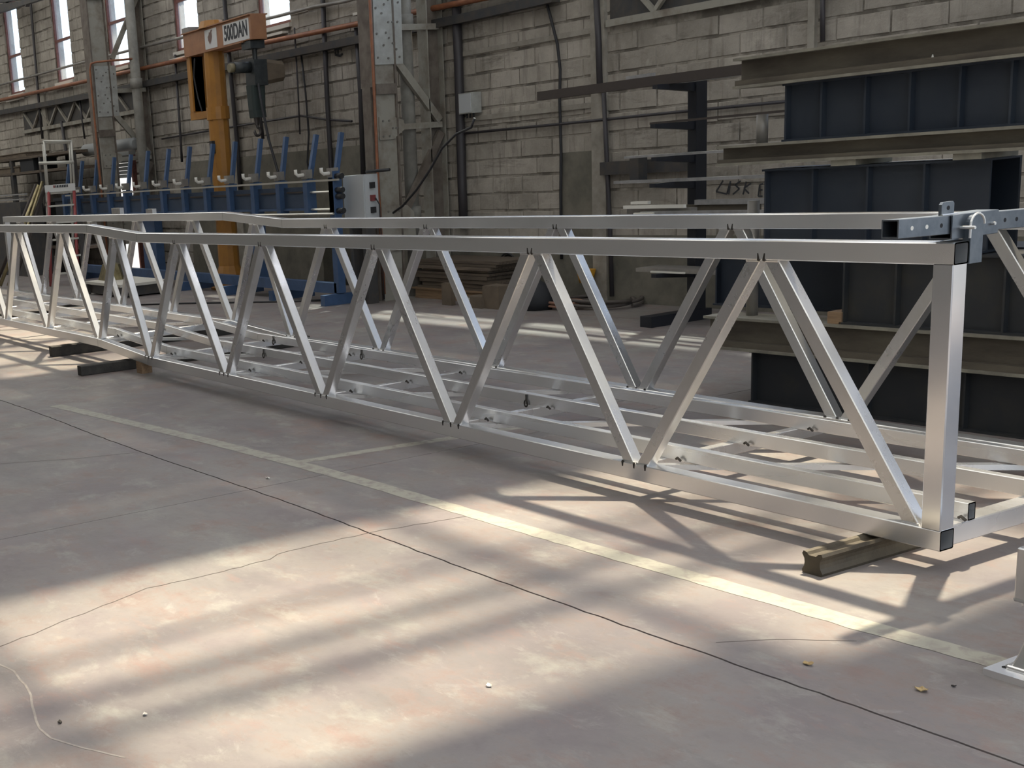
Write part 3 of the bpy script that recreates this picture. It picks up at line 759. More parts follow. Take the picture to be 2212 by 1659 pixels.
for side, y0 in (('near', 0.0), ('far', W0)):
    yc = y0 + C / 2
    chord('top_chord', yc, ZT - C / 2, C, C, 'alu', 0.0, True)
    chord('bottom_chord', yc, Z0 + C / 2, C, C, 'alu', 0.0, True)
    for X in (0.0, XE + 0.08):
        dz = lift(X - 0.04); mb = MB()
        pr = rect_pts(C - 0.001, C - 0.001, 0.004)
        mb.loft([[(X - 0.0405 + p, yc + q, Z0 + C + dz) for p, q in pr], [(X - 0.0405 + p, yc + q, ZT - C + dz) for p, q in pr]])
        mb.build('end_post', 'alu_z', truss)
    nb = [-0.075] + [-1.559 - 1.442 * k for k in range(5)] + [-8.53, -10.0, -11.44, -12.88, -14.3, XE + 0.075]
    ntp = [-0.838] + [-2.28 - 1.442 * k for k in range(4)] + [-7.915, -9.28, -10.74, -12.16, -13.6, -14.95]
    DW, DY = 0.072, 0.030
    def diag(xb, xt):
        zb, zt = Z0 + C + lift(xb), ZT - C + lift(xt)
        c = 0.004
        pr = [(-DW / 2 + c, -DY), (DW / 2 - c, -DY), (DW / 2, -DY + c), (DW / 2, DY - c), (DW / 2 - c, DY), (-DW / 2 + c, DY), (-DW / 2, DY - c), (-DW / 2, -DY + c)]
        mb = MB()
        mb.loft([[(xb + p, yc + q, zb) for p, q in pr], [(xt + p, yc + q, zt) for p, q in pr]])
        d = mb.build('diagonal', 'alu_mill', truss)
        for X, Z, sg in ((xb, zb, 1), (xt, zt, -1)):
            w = MB(); zz = Z + 0.004 * sg
            w.tube([(X - DW / 2, yc - DY - 0.001, zz), (X + DW / 2, yc - DY - 0.001, zz)], 0.005, 6)
            w.build('weld_seam', 'bead', d)
    g = 0.044
    for i, xt in enumerate(ntp):
        diag(nb[i] - (g if i else 0.052), xt + g)
        diag(nb[i + 1] + g, xt - g)
    for i, xb in enumerate(nb[1:6]):
        for dx in (-0.075, 0.0, 0.072):
            mb = MB(); mb.loft([[(xb + dx - .007, y0 - .0006, Z0 + C), (xb + dx + .007, y0 - .0006, Z0 + C), (xb + dx + .007, y0 + .004, Z0 + C + .007), (xb + dx - .007, y0 + .004, Z0 + C + .007)],
                                [(xb + dx - .003, y0 - .0008, Z0 + C - .022), (xb + dx + .004, y0 - .0008, Z0 + C - .022), (xb + dx + .004, y0 + .001, Z0 + C - .022), (xb + dx - .003, y0 + .001, Z0 + C - .022)]])
            mb.build('soot_mark', 'weld', truss)
    for i, xt in enumerate(ntp[:5]):
        for dx in (-0.012, 0.014):
            mb = MB(); zz = ZT - C
            mb.loft([[(xt + dx - .006, y0 - .0006, zz), (xt + dx + .006, y0 - .0006, zz), (xt + dx + .006, y0 + .004, zz - .006), (xt + dx - .006, y0 + .004, zz - .006)],
                     [(xt + dx * 1.3 - .002, y0 - .0008, zz + .028), (xt + dx * 1.3 + .003, y0 - .0008, zz + .028), (xt + dx * 1.3 + .003, y0 + .001, zz + .028), (xt + dx * 1.3 - .002, y0 + .001, zz + .028)]])
            mb.build('soot_mark', 'weld', truss)
# end cross beam, deck frame
MB().beam((-0.06, C, Z0 + C / 2), (-0.06, W0, Z0 + C / 2), C, C, ch=0.004).build('cross_beam', 'alu_y', truss)
for yc in (0.2125, 0.6725, 1.1325):
    chord('stringer', yc, Z0 + C + 0.035, 0.045, 0.07, 'alu_deck', -0.02, True, 0.003)
for xb in nb[1:-1]:
    zz = Z0 + 0.05 + lift(xb)
    MB().beam((xb, C, zz), (xb, W0, zz), 0.05, 0.06, ch=0.003).build('cross_member', 'alu_y', truss)
for i in range(len(nb) - 1):
    a, b = nb[i + 1], nb[i]
    za, zb = Z0 + 0.062 + lift(a), Z0 + 0.062 + lift(b)
    MB().beam((a + 0.05, C, za), (b - 0.05, W0, zb), 0.045, 0.025).build('wind_brace', 'alu_deck', truss)
for i, xb in enumerate(nb[:7]):
    for yy in (0.185, 0.645, 1.105):
        zz = Z0 + C + lift(xb)
        x_ = xb + (0.10 if i else 0.03)
        mb = MB(); mb.tube([(x_, yy - 0.012, zz + 0.012), (x_ + 0.01, yy - 0.014, zz + 0.02), (x_ + 0.03, yy - 0.012, zz + 0.006)], 0.006, 6)
        mb.build('weld_blob', 'weld', truss)
for X, Y in ((-4.15, 1.108), (-5.62, 1.108), (-3.1, 0.648), (-7.05, 1.108), (-6.4, 0.648)):
    z = Z0 + C + 0.03 + lift(X)
    mb = MB(); mb.tube([(X + 0.014 * math.cos(k), Y - 0.006, z - 0.02 + 0.02 * math.sin(k)) for k in [i * math.pi / 5 for i in range(11)]], 0.005, 6, False)
    mb.tube([(X, Y - 0.004, z), (X, Y - 0.004, z + 0.035)], 0.005, 6)
    mb.build('clip_ring', 'weld', truss)

for xa, ya, xb, yb in ((241, 450, 261, 469), (316, 460, 331, 470)):
    a = on_y(xa, ya, W0 + 0.02); b = on_y(xb, yb, W0 + 0.02); zz = ZT + lift(a.x)
    MB().box(a.x, b.x, W0 + 0.015, W0 + 0.065, zz, max(a.z, zz + 0.05)).build('top_bracket', 'bar_light', truss)
# telescopic galvanised bar across the end of the truss
bar = thing('telescopic_bar', 'galvanised telescopic square bar with holes across the right end of the truss', 'clamp bar', (-0.06, 0.04, ZT))
def open_tube(name, m, X, Y0_, Y1_, zc, s_, th, parent):
    pr = rect_pts(s_, s_, 0.002); ip = rect_pts(s_ - 2 * th, s_ - 2 * th, 0.002)
    r = lambda pts, Y: [(X + p, Y, zc + q) for p, q in pts]
    return MB().loft([r(pr, Y1_), r(pr, Y0_), r(ip, Y0_), r(ip, min(Y1_, Y0_ + 0.25))]).build(name, m, parent)
zc = ZT + 0.053
def open_tube2(name, m, X, Y0_, Y1_, z0_, z1_, s_, th, parent):
    pr = rect_pts(s_, s_, 0.002); ip = rect_pts(s_ - 2 * th, s_ - 2 * th, 0.002)
    zz = lambda Y: z0_ + (z1_ - z0_) * (Y - Y0_) / (Y1_ - Y0_)
    r = lambda pts, Y: [(X + p, Y, zz(Y) + q) for p, q in pts]
    return MB().loft([r(pr, Y1_), r(pr, Y0_), r(ip, Y0_), r(ip, min(Y1_, Y0_ + 0.25))]).build(name, m, parent)
open_tube('sleeve', 'galva', -0.063, 0.012, 0.275, zc, 0.086, 0.005, bar)
inner = open_tube2('inner_tube', 'galva', -0.063, -0.267, 1.43, 1.312, 1.262, 0.066, 0.005, bar)
for Y in (-0.195, -0.115, -0.035, 0.33, 0.40, 0.47, 0.54):
    zz = 1.312 + (1.262 - 1.312) * (Y + 0.267) / 1.697
    disc(MB(), (-0.0302, Y, zz), (1, 0, 0), 0.0080, 0.0006, 14).build('bolt_hole', 'white_part' if Y < -0.1 else 'hole_shade', inner)  # discs for holes: pale ones paint light coming through, dark ones shade
saddle = MB()
prf = [(0.082, ZT - 0.082), (0.152, ZT - 0.082), (0.152, ZT + 0.055)] + [(0.117 + 0.035 * math.cos(a), ZT + 0.055 + 0.035 * math.sin(a)) for a in [math.pi * k / 10 for k in range(1, 10)]] + [(0.082, ZT + 0.055)]
n = len(prf)
saddle.add([(0.004, p, q) for p, q in prf] + [(-0.026, p, q) for p, q in prf], [tuple(range(n)), tuple(reversed(range(n, 2 * n)))] + [(i, n + i, n + (i + 1) % n, (i + 1) % n) for i in range(n)])
saddle.build('saddle_plate', 'galva', bar)
MB().box(-0.11, -0.026, 0.082, 0.152, ZT - 0.082, ZT - 0.002).build('saddle_block', 'galva', bar)
lug = MB(); lp = [(-0.005, ZT + 0.096), (0.065, ZT + 0.096), (0.065, ZT + 0.136), (0.058, ZT + 0.143), (0.004, ZT + 0.143), (-0.005, ZT + 0.134)]
n = len(lp)
lug.add([(-0.052, p, q) for p, q in lp] + [(-0.064, p, q) for p, q in lp], [tuple(range(n)), tuple(reversed(range(n, 2 * n)))] + [(i, n + i, n + (i + 1) % n, (i + 1) % n) for i in range(n)])
lg = lug.build('lug', 'galva', bar)
disc(MB(), (-0.0518, 0.032, ZT + 0.121), (1, 0, 0), 0.008, 0.0008, 12).build('lug_hole', 'hole_shade', lg)
MB().tube([(-0.048, -0.01, ZT + 0.097), (-0.048, 0.075, ZT + 0.097)], 0.005, 6).build('weld_seam', 'bead', bar)
MB().tube([(-0.14, 0.058, zc - 0.004), (0.035, 0.058, zc - 0.004)], 0.006, 8).build('pin', 'bead', bar)
MB().tube([(-0.13, 0.235, zc - 0.004), (-0.005, 0.235, zc - 0.004)], 0.006, 8).build('pin', 'bead', bar)
arc = [Vector((0.004, 0.117 + 0.040 * math.cos(a), ZT + 0.055 + 0.040 * math.sin(a))) for a in [math.pi * k / 10 for k in range(11)]]
MB().tube([Vector((0.004, 0.077, ZT + 0.01))] + list(reversed(arc)), 0.0045, 6).build('weld_seam', 'bead', bar)

# ------------------------------------------------------------------ supports under the truss
r0 = on_floor(1764, 1240); r0.z = 0
A = Vector((-0.288, -0.335, 0)); B = Vector((-0.285, 0.30, 0))
rp = [(-0.045, 0), (0.045, 0), (0.045, 0.010), (0.014, 0.022), (0.010, 0.030), (0.010, 0.058), (0.016, 0.064), (0.034, 0.070), (0.036, 0.084), (0.030, 0.090), (-0.030, 0.090), (-0.036, 0.084), (-0.034, 0.070), (-0.016, 0.064), (-0.010, 0.058), (-0.010, 0.030), (-0.014, 0.022), (-0.045, 0.010)]
# a rolled section laid on its side: concave top
rp2 = [(-0.042, 0.0), (0.042, 0.0), (0.046, 0.012), (0.036, 0.030), (0.034, 0.045), (0.036, 0.060), (0.046, 0.078), (0.040, 0.0895), (0.026, 0.086), (0.016, 0.076), (-0.016, 0.076), (-0.026, 0.086), (-0.040, 0.0895), (-0.046, 0.078), (-0.036, 0.060), (-0.034, 0.045), (-0.036, 0.030), (-0.046, 0.012)]
solo(MB().prof(rp2, A, B), 'rolled_steel_section', 'rail_steel', 'rusty grooved steel section propping up the right end of the truss', 'support', A)
def block(label, A, B, w, h, lift_=0.0):
    solo(MB().beam(Vector(A) + Vector((0, 0, h / 2)), Vector(B) + Vector((0, 0, h / 2)), w, h, ch=0.006), 'timber_bearer', 'timber_black', label, 'support', A, 'dark bearers under the truss')
block('dark bearer under the truss with the pale wooden shim on it', (-7.93, -0.43, 0), (-7.80, 1.9, 0), 0.11, 0.088)
block('dark bearer under the bend of the truss, second from the right', (-9.45, -0.16, 0), (-9.30, 1.9, 0), 0.11, 0.105)
block('dark bearer cut off by the left edge of the picture', (-13.35, -0.15, 0), (-13.3, 1.9, 0), 0.12, 0.13)
solo(MB().box(-7.62, -7.50, 0.0, 0.10, 0.0, 0.105), 'shim_block', 'wood', 'pale wooden shim between dark bearer and bottom chord at the bend', 'shim', (-7.56, 0.05, 0))

# ------------------------------------------------------------------ pedestal at the right edge
c0 = on_y(2124, 1454, -0.745); px0, py0 = 0.652, -0.745
ped = thing('base_pedestal', 'aluminium pedestal with flared foot on a thick base plate at the right edge', 'pedestal', (px0 + 0.17, py0 + 0.15, 0))
pl_ = MB().box(px0, px0 + 0.34, py0, py0 + 0.32, 0.0, 0.022).build('base_plate', 'alu', ped)
disc(MB(), (px0 + 0.035, py0 + 0.055, 0.0221), (0, 0, 1), 0.010, 0.0006, 16).build('bolt_hole', 'hole_shade', pl_)
hx0 = on_y(2192, 1230, -0.69).x; hy0 = -0.69
cx0, cy0 = hx0 + 0.085, hy0 + 0.085
sq = lambda s_, z: [(cx0 + p, cy0 + q, z) for p, q in rect_pts(2 * s_, 2 * s_, 0.006)]
MB().loft([sq(0.084, 0.022), sq(0.072, 0.06), sq(0.058, 0.12), sq(0.056, 0.20), sq(0.058, 0.228)]).build('flared_foot', 'alu_mill', ped)
MB().loft([sq(0.070, 0.224), sq(0.070, 0.240)]).build('neck_ring', 'alu', ped)
MB().loft([sq(0.085, 0.240), sq(0.087, 0.246), sq(0.085, 0.252), sq(0.084, 0.405), sq(0.080, 0.409)]).build('head_box', 'alu_mill', ped)
MB().tube([(cx0 - 0.085, cy0 - 0.088, 0.026), (cx0 + 0.085, cy0 - 0.088, 0.026)], 0.008, 8).build('weld_seam', 'bead', ped)
MB().tube([(cx0 - 0.088, cy0 - 0.085, 0.026), (cx0 - 0.088, cy0 + 0.085, 0.026)], 0.008, 8).build('weld_seam', 'bead', ped)

# ------------------------------------------------------------------ leaves and crumbs on the floor
def leaf(label, px, py, s_, seed, m='leaf', nm='dry_leaf', cat='leaf'):
    p = on_floor(px, py); rnd = random.Random(seed); n = 9; mb = MB(); top = []
    for i in range(n):
        a = 2 * math.pi * i / n; r = s_ * rnd.uniform(0.55, 1.1)
        top.append((p.x + r * math.cos(a), p.y + 0.7 * r * math.sin(a), 0.004 + rnd.uniform(0.0, s_ * 0.5)))
    mb.add(top + [(p.x, p.y, 0.003 + s_ * 0.15)] + [(x, y, z - 0.0025) for x, y, z in top] + [(p.x, p.y, 0.001)],
           [(i, (i + 1) % n, n) for i in range(n)] + [((i + 1) % n + n + 1, i + n + 1, 2 * n + 1) for i in range(n)] + [((i + 1) % n, i, i + n + 1, (i + 1) % n + n + 1) for i in range(n)])
    solo(mb, nm, m, label, cat, p)
leaf('curled tan leaf on the floor nearest the base plate', 1993, 1493, 0.022, 3)
leaf('flat tan leaf on the floor left of the other leaf', 1746, 1437, 0.018, 5)
leaf('white crumb on the shaded floor near the crossing of the joints', 578, 1034, 0.020, 7, 'chip', 'crumb', 'debris')
leaf('white flake on the sunlit floor below the crack', 1057, 1483, 0.016, 9, 'chip', 'crumb', 'debris')
leaf('small white flake at the lower left of the floor', 313, 1545, 0.012, 11, 'chip', 'crumb', 'debris')
leaf('dark crumb on the floor beside the base plate', 2060, 1484, 0.009, 13, 'weld', 'crumb', 'debris')
leaf('dark crumb at the lower left of the sunlit floor', 129, 1562, 0.010, 15, 'weld', 'crumb', 'debris')

# ================================================================== STEEL STACK
SD = Vector((1, 0.045, 0)).normalized(); SNV = Vector((-0.045, 1, 0)).normalized()
SP = Vector((-2.745, 2.17, 0))
def sp_(s_, t_, z): p = SP + SD * s_ + SNV * t_; return Vector((p.x, p.y, z))
def s_at(x, y, t_=0.0):
    p = on_plane(x, y, SP + SNV * t_, SNV); return (p - SP).dot(SD), p.z
def sbox(mb, s0, s1, t0, t1, z0, z1):
    return mb.hexa([sp_(s0, t0, z0), sp_(s1, t0, z0), sp_(s1, t1, z0), sp_(s0, t1, z0), sp_(s0, t0, z1), sp_(s1, t0, z1), sp_(s1, t1, z1), sp_(s0, t1, z1)])
def girder(label, s0, s1, z0, z1, t0, stiff, m='girder', dep=0.34, lip=0.055):
    t = thing('plate_girder', label, 'plate girder', sp_(s0, t0 + dep / 2, z0), 'dark plate girders in the stack')
    sbox(MB(), s0, s1, t0 + lip, t0 + lip + 0.012, z0 + 0.012, z1 - 0.012).build('web', m, t)
    sbox(MB(), s0 - 0.01, s1, t0, t0 + dep, z1 - 0.012, z1).build('flange', m, t)
    sbox(MB(), s0 - 0.01, s1, t0, t0 + dep, z0, z0 + 0.012).build('flange', m, t)
    sbox(MB(), s0, s0 + 0.012, t0 + 0.012, t0 + dep, z0 + 0.012, z1 - 0.012).build('end_plate', m, t)
    sbox(MB(), s0 + 0.012, s1, t0 + dep - 0.02, t0 + dep, z0 + 0.012, z1 - 0.012).build('web', m, t)
    for s_ in stiff:
        sbox(MB(), s_, s_ + 0.012, t0 + 0.012, t0 + lip, z0 + 0.012, z1 - 0.012).build('stiffener', m, t)
    return t
def rolled(label, s0, s1, z0, z1, t0, w, shape=None):
    t = thing('steel_beam', label, 'steel beam', sp_(s0, t0 + w / 2, z0), 'rusty rolled beams between the plate girders')
    h = z1 - z0; zc_ = (z0 + z1) / 2
    A, B = sp_(s0, t0 + w / 2, zc_), sp_(s1, t0 + w / 2, zc_)
    tf = 0.016
    def slab(ta, tb, za, zb, nm, m): sbox(MB(), s0, s1, ta, tb, za, zb).build(nm, m, t)
    slab(t0, t0 + w, z1 - tf, z1, 'flange', 'flange_edge')
    slab(t0, t0 + w, z0, z0 + tf, 'flange', 'flange_edge')
    slab(t0 + w / 2 - 0.05, t0 + w / 2 + 0.05, z0 + tf, z1 - tf, 'web', 'beam_rust')
    slab(t0 + 0.02, t0 + w / 2 - 0.05, z0 + tf, z0 + tf + h * 0.18, 'lower_fillet', 'beam_rust')
    return t
s16 = s_at(1620, 800)[0]; s_mid = s_at(1822, 620)[0]; s_up = s_at(1648, 420)[0]; s_up1 = s_at(2125, 400)[0]; s_top = s_at(1692, 240)[0]
girder('low dark girder at the bottom of the steel stack, standing on the floor', s16, 4.2, 0.0, 0.335, 0.0, [0.78, 1.35], 'girder_low')
rolled('rusty beam lowest in the steel stack with a wooden block on it', s_at(1530, 690)[0], 4.2, 0.335, 0.545, -0.05, 0.24)
solo(sbox(MB(), s_at(1792, 680)[0], s_at(1822, 680)[0], -0.02, 0.26, 0.545, 0.615), 'wood_block', 'wood', 'small sawn wooden block lying on the lowest rusty beam of the stack', 'wood block', sp_(0.5, 0.1, 0.545))
girder('dark girder resting behind the wooden block in the middle of the stack', s_mid, 4.2, 0.545, 0.96, -0.02, [s_mid + 0.32, s_mid + 0.92], 'girder_low')
girder('dark girder end set back deep in the stack behind the wooden block', s_at(1560, 600, 0.5)[0], 4.2, 0.545, 0.96, 0.42, [])
girder('dark girder in the upper middle of the stack with shims on top', s_up, s_up1, 0.965, 1.455, 0.0, [s_at(1750, 400)[0], s_at(1868, 400)[0], s_at(1990, 400)[0]])
for lab, xa, xb in (('flat rusty shim between girder and beam, nearer the left end of the stack', 1803, 1857), ('flat rusty shim between girder and beam, nearer the right edge of the stack', 2066, 2128)):
    solo(sbox(MB(), s_at(xa, 350)[0], s_at(xb, 345)[0], -0.035, 0.30, 1.456, 1.489), 'steel_shim', 'flange_edge', lab, 'shim', sp_(s_at(xa, 350)[0], 0.1, 1.456), 'shims in the stack')
t = girder('nearly black girder end hidden at the right of the stack', s_up1 + 0.25, 4.2, 0.965, 1.455, 0.30, [], 'girder')
rolled('rusty beam half way up the steel stack, above the shims', s_at(1558, 330)[0], 4.2, 1.489, 1.612, -0.05, 0.24)
girder('highest dark girder of the stack, with a row of stiffeners', s_top, 4.2, 1.612, 1.945, 0.0, [s_at(x, 250)[0] for x in (1768, 1862, 1958, 2065, 2175)])
rolled('rusty beam on the very top of the steel stack', s_at(1597, 150)[0], 4.2, 1.945, 2.125, -0.06, 0.26)
for x, y, h in ((1979, 113, 0.012), (2020, 110, 0.03)):
    s_, z_ = s_at(x, y, 0.02)
    p = sp_(s_, 0.0, 1.945 + 0.016)
    solo(MB().tube([p, p + Vector((0, 0, h * 0.6)), p + Vector((0, 0, h * 1.6))], [0.012, 0.010, 0.003], 8), 'bolt_stub', 'white_part', 'small pale stub on the lower flange of the top beam, the %s one' % ('shorter' if h < 0.02 else 'taller'), 'bolt', p)
def stub(label, px, py0, py1, z0, r):
    p = on_plane(px, py1, SP + SNV * 0.1, SNV); q = on_plane(px, py0, SP + SNV * 0.1, SNV)
    solo(MB().tube([(p.x, p.y, z0), (p.x, p.y, q.z)], r, 16), 'pipe_stub', 'grey_pipe', label, 'pipe', (p.x, p.y, z0), None, True)
stub('grey pipe stub standing on the middle rusty beam', 1646, 247, 310, 1.612, 0.034)
stub('grey pipe stub standing on the lowest rusty beam, left of the dark girder', 1627, 433, 500, 0.545, 0.036)

# ================================================================== CANTILEVER RACK
RX, RY = -5.84, 4.99
rack = thing('cantilever_rack', 'black cantilever rack post with arms carrying bars by the block wall', 'rack', (RX, RY, 0))
MB().box(RX - 0.05, RX + 0.05, RY - 0.045, RY + 0.09, 0.0, 2.17).build('post', 'rack_black', rack)
MB().box(RX - 0.07, RX + 0.07, RY - 0.62, RY + 0.15, 0.0, 0.10).build('foot', 'rack_black', rack)
AZ = []
for px, py in ((1415, 183), (1410, 268), (1412, 340), (1408, 397), (1410, 466), (1412, 592)):
    p = on_x(px, py, RX); AZ.append(p.z)
    mb = MB()
    mb.loft([[(RX - .03, RY - .045, p.z - .075), (RX + .03, RY - .045, p.z - .075), (RX + .03, RY - .045, p.z), (RX - .03, RY - .045, p.z)],
             [(RX - .03, p.y, p.z - .035), (RX + .03, p.y, p.z - .035), (RX + .03, p.y, p.z), (RX - .03, p.y, p.z)]])
    mb.build('arm', 'rack_black', rack)
def rbar(label, x0, x1, row, Y, w, h, m, nm='metal_bar', zo=0.0, cat='bar', tilt=0.0):
    z = AZ[row] + zo + h / 2
    a = on_plane(x0, 300, (RX, Y, z), (0, 1, 0)).x; b = on_plane(x1, 300, (RX, Y, z), (0, 1, 0)).x
    return solo(MB().beam((a, Y, z), (b, Y, z + tilt), w, h), nm, m, label, cat, (a, Y, z - h / 2), 'bars on the cantilever rack')
rbar('thick dark square tube on the top arm of the rack, jutting far left', 1168, 1700, 0, 4.66, 0.075, 0.085, 'bar_brown')
rbar('short pale flat bar on the thick dark tube of the rack', 1357, 1412, 0, 4.655, 0.05, 0.03, 'bar_light', zo=0.085)
rbar('long pale profile on the top arm of the rack, reaching behind the stack', 1440, 1720, 0, 4.80, 0.07, 0.06, 'bar_light')
rbar('thin dark rod on the second arm of the rack', 1405, 1760, 1, 4.70, 0.02, 0.02, 'bar_brown')
rbar('thin pale bar on the third arm of the rack, tapering to the left', 1350, 1760, 2, 4.72, 0.03, 0.022, 'bar_light')
rbar('pale flat bar on the fourth arm of the rack', 1328, 1760, 3, 4.72, 0.04, 0.028, 'bar_light')
rbar('white round-ended tube on the fifth arm of the rack', 1348, 1480, 4, 4.62, 0.035, 0.03, 'white_part', zo=0.055)
rbar('grey wide profile lying on the fifth arm of the rack', 1360, 1500, 4, 4.70, 0.08, 0.052, 'grey_pipe')
rbar('brown flat profile on the fifth arm behind the pale tubes', 1372, 1640, 4, 4.82, 0.08, 0.07, 'beam_rust')
rbar('silver foil-wrapped tube on top of the fifth arm', 1505, 1760, 4, 4.78, 0.05, 0.045, 'bar_light', zo=0.07)
rbar('pale tube bundle end resting highest on the fifth arm', 1365, 1402, 4, 4.64, 0.04, 0.025, 'white_part', zo=0.095)
rbar('long silver tube low on the fifth arm, running to the stack', 1385, 1760, 4, 4.60, 0.035, 0.03, 'bar_light', zo=0.0)
rbar('short white flat jutting from under the tubes of the fifth arm', 1369, 1412, 4, 4.565, 0.02, 0.02, 'white_part')
rbar('grey sheet lying on the lowest arm of the rack', 1398, 1580, 5, 4.74, 0.30, 0.035, 'grey_pipe')
rbar('thin white bar on the edge of the lowest arm of the rack', 1406, 1480, 5, 4.57, 0.02, 0.015, 'white_part')
a = on_wall(1297, 355, 0.09); b = on_wall(1390, 372, 0.09)
t = thing('wall_bracket', 'dark steel bracket on the wall behind the rack', 'bracket', (a.x, a.y, b.z))
MB().wbox(a.x, b.x + 0.6, 0.03, 0.10, b.z - 0.01, a.z + 0.02).build('channel', 'dark_steel', t)
MB().wbox(b.x - 0.06, b.x + 0.06, 0.10, 0.22, b.z - 0.08, a.z + 0.06).build('clamp', 'dark_steel', t)

# ================================================================== JIB CRANE
JX, JY = -14.30, 4.45
jib = thing('jib_crane', 'orange pillar jib crane with a short arm, lettered sign and hoist rail', 'crane', (JX, JY, 0))
MB().tube([(JX, JY, 0), (JX, JY, 0.22), (JX, JY, 0.34), (JX, JY, 3.42)], [0.25, 0.20, 0.158, 0.146], 12).build('pillar', 'crane', jib)
MB().tube([(JX, JY, 0), (JX, JY, 0.03)], 0.30, 16).build('base_plate', 'crane', jib)
MB().box(JX + 0.02, JX + 0.10, JY - 0.19, JY - 0.14, 1.98, 2.16).build('switch', 'black_plastic', jib)
ax0, ax1 = -15.02, -12.92; az1 = 3.735; az0 = 3.42
AY0, AY1 = JY - 0.12, JY + 0.12
arm = MB().box(ax0, ax1, AY0, AY1, az0, az1).build('arm', 'crane_arm', jib)
MB().box(ax0 - 0.02, ax1 + 0.0, AY0 - 0.03, AY1 + 0.03, az1, az1 + 0.015).build('arm_flange', 'crane_arm', arm)
MB().box(ax0 - 0.02, ax1 - 0.25, AY0 - 0.03, AY1 + 0.03, az0 - 0.015, az0).build('arm_flange', 'crane_arm', arm)
MB().tube([(JX, JY, az1), (JX, JY, az1 + 0.10)], [0.20, 0.16], 14).build('pivot_cap', 'crane', jib)
MB().box(ax0 - 0.03, ax0 + 0.2, AY0, AY1, az1 + 0.015, az1 + 0.09).build('rear_box', 'grey_pipe', jib)
MB().box(ax0 - 0.01, ax0 + 0.16, AY0 + 0.03, AY1 - 0.03, 2.58, az0 - 0.015).build('slewing_leg', 'crane', jib)
MB().box(ax0 + 0.10, ax0 + 0.16, AY0 + 0.0, AY1, 2.62, az0 - 0.015).build('slewing_leg', 'crane', jib)
MB().box(ax0 + 0.0, JX, JY - 0.10, JY + 0.10, 2.50, 2.60).build('lower_clamp', 'crane', jib)
MB().tube([(JX, JY, 2.46), (JX, JY, 2.64)], 0.17, 14).build('roller_ring', 'crane', jib)
MB().tube([(JX - 0.35, AY0 - 0.02, 3.36), (JX - 0.36, AY0 - 0.05, 3.1), (JX - 0.30, AY0 - 0.04, 2.8), (JX - 0.22, AY0 - 0.03, 2.6)], 0.012, 6).build('cable', 'cable', jib)
xa = on_y(442, 80, AY0 - 0.004); xb = on_y(468, 80, AY0 - 0.004)
pl2 = MB().box(xa.x, xb.x, AY0 - 0.004, AY0, az0 + 0.02, az1 - 0.03).build('notice_plate', 'sign_white', arm)
cx_, cz_ = (xa.x + xb.x) / 2, (az0 + az1) / 2
mb = MB()
mark = [(-.10, -.02), (-.04, -.08), (.02, -.04), (.06, .02), (.05, .08), (.09, .11), (.03, .115), (-.02, .08), (-.05, .09), (-.07, .05), (-.11, .03)]
mb.add([(cx_ + 0.8 * u, AY0 - 0.006, cz_ + v) for u, v in mark], [tuple(range(len(mark)))])
mb.build('printed_mark', 'sign_brown', pl2)
xa = on_y(481, 70, AY0 - 0.004); xb = on_y(538, 70, AY0 - 0.004)
pl3 = MB().box(xa.x, xb.x, AY0 - 0.004, AY0, az0 + 0.015, az1 - 0.03).build('capacity_plate', 'sign_white', arm)
def text(txt, size, loc, rot, m, parent, name, sx=1.0, bold=0.0):
    cu = bpy.data.curves.new(name, 'FONT'); cu.body = txt; cu.size = size; cu.extrude = 0.001; cu.offset = bold
    cu.align_x = 'CENTER'; cu.align_y = 'CENTER'
    ob = bpy.data.objects.new(name, cu); COL.objects.link(ob)
    dg = bpy.context.evaluated_depsgraph_get()
    me = bpy.data.meshes.new_from_object(ob.evaluated_get(dg)); me.materials.clear(); me.materials.append(MATS[m])
    bpy.data.objects.remove(ob)
    o2 = bpy.data.objects.new(name, me); COL.objects.link(o2); o2.parent = parent
    r = parent
    while r.parent is not None: r = r.parent
    o2.location = Vector(loc) - Vector(r['_o']); o2.rotation_euler = rot; o2.scale = (sx, 1, 1)
    return o2
text('500DAN', 0.275, ((xa.x + xb.x) / 2, AY0 - 0.006, (az0 + az1) / 2 - 0.005), (math.radians(90), 0, 0), 'sign_black', pl3, 'lettering', (xb.x - xa.x) / 1.13, 0.008)
# hoist
HX, HY = -13.08, JY
h = thing('chain_hoist', 'black electric chain hoist with chain bag hanging from the orange crane arm', 'hoist', (HX, HY, 2.3))
MB().box(HX - 0.16, HX + 0.10, HY - 0.11, HY + 0.11, 3.31, 3.41).build('trolley', 'hoist', h)
MB().tube([(HX, HY, 3.33), (HX, HY, 3.12)], 0.035, 8).build('suspension_eye', 'hoist', h)
MB().box(HX - 0.13, HX + 0.13, HY - 0.09, HY + 0.11, 2.82, 3.16).build('gearbox', 'hoist', h)
MB().tube([(HX, HY - 0.09, 3.07), (HX, HY - 0.34, 3.07)], 0.075, 14).build('brake_housing', 'hoist', h, True)
MB().tube([(HX, HY - 0.34, 3.07), (HX, HY - 0.41, 3.07)], 0.060, 14).build('end_cap', 'hoist_motor', h, True)
MB().loft([[(HX + p, HY + 0.11, 3.0 + q) for p, q in rect_pts(0.22, 0.34, 0.05)], [(HX + p, HY + 0.40, 3.0 + q) for p, q in rect_pts(0.20, 0.26, 0.05)]]).build('motor', 'cardboard', h)
mb = MB(); mb.loft([[(HX + p, HY - 0.02 + q, 2.83) for p, q in rect_pts(0.20, 0.22, 0.03)], [(HX + p, HY - 0.02 + q, 2.50) for p, q in rect_pts(0.18, 0.20, 0.03)], [(HX + p, HY - 0.01 + q, 2.40) for p, q in rect_pts(0.20, 0.19, 0.03)]])
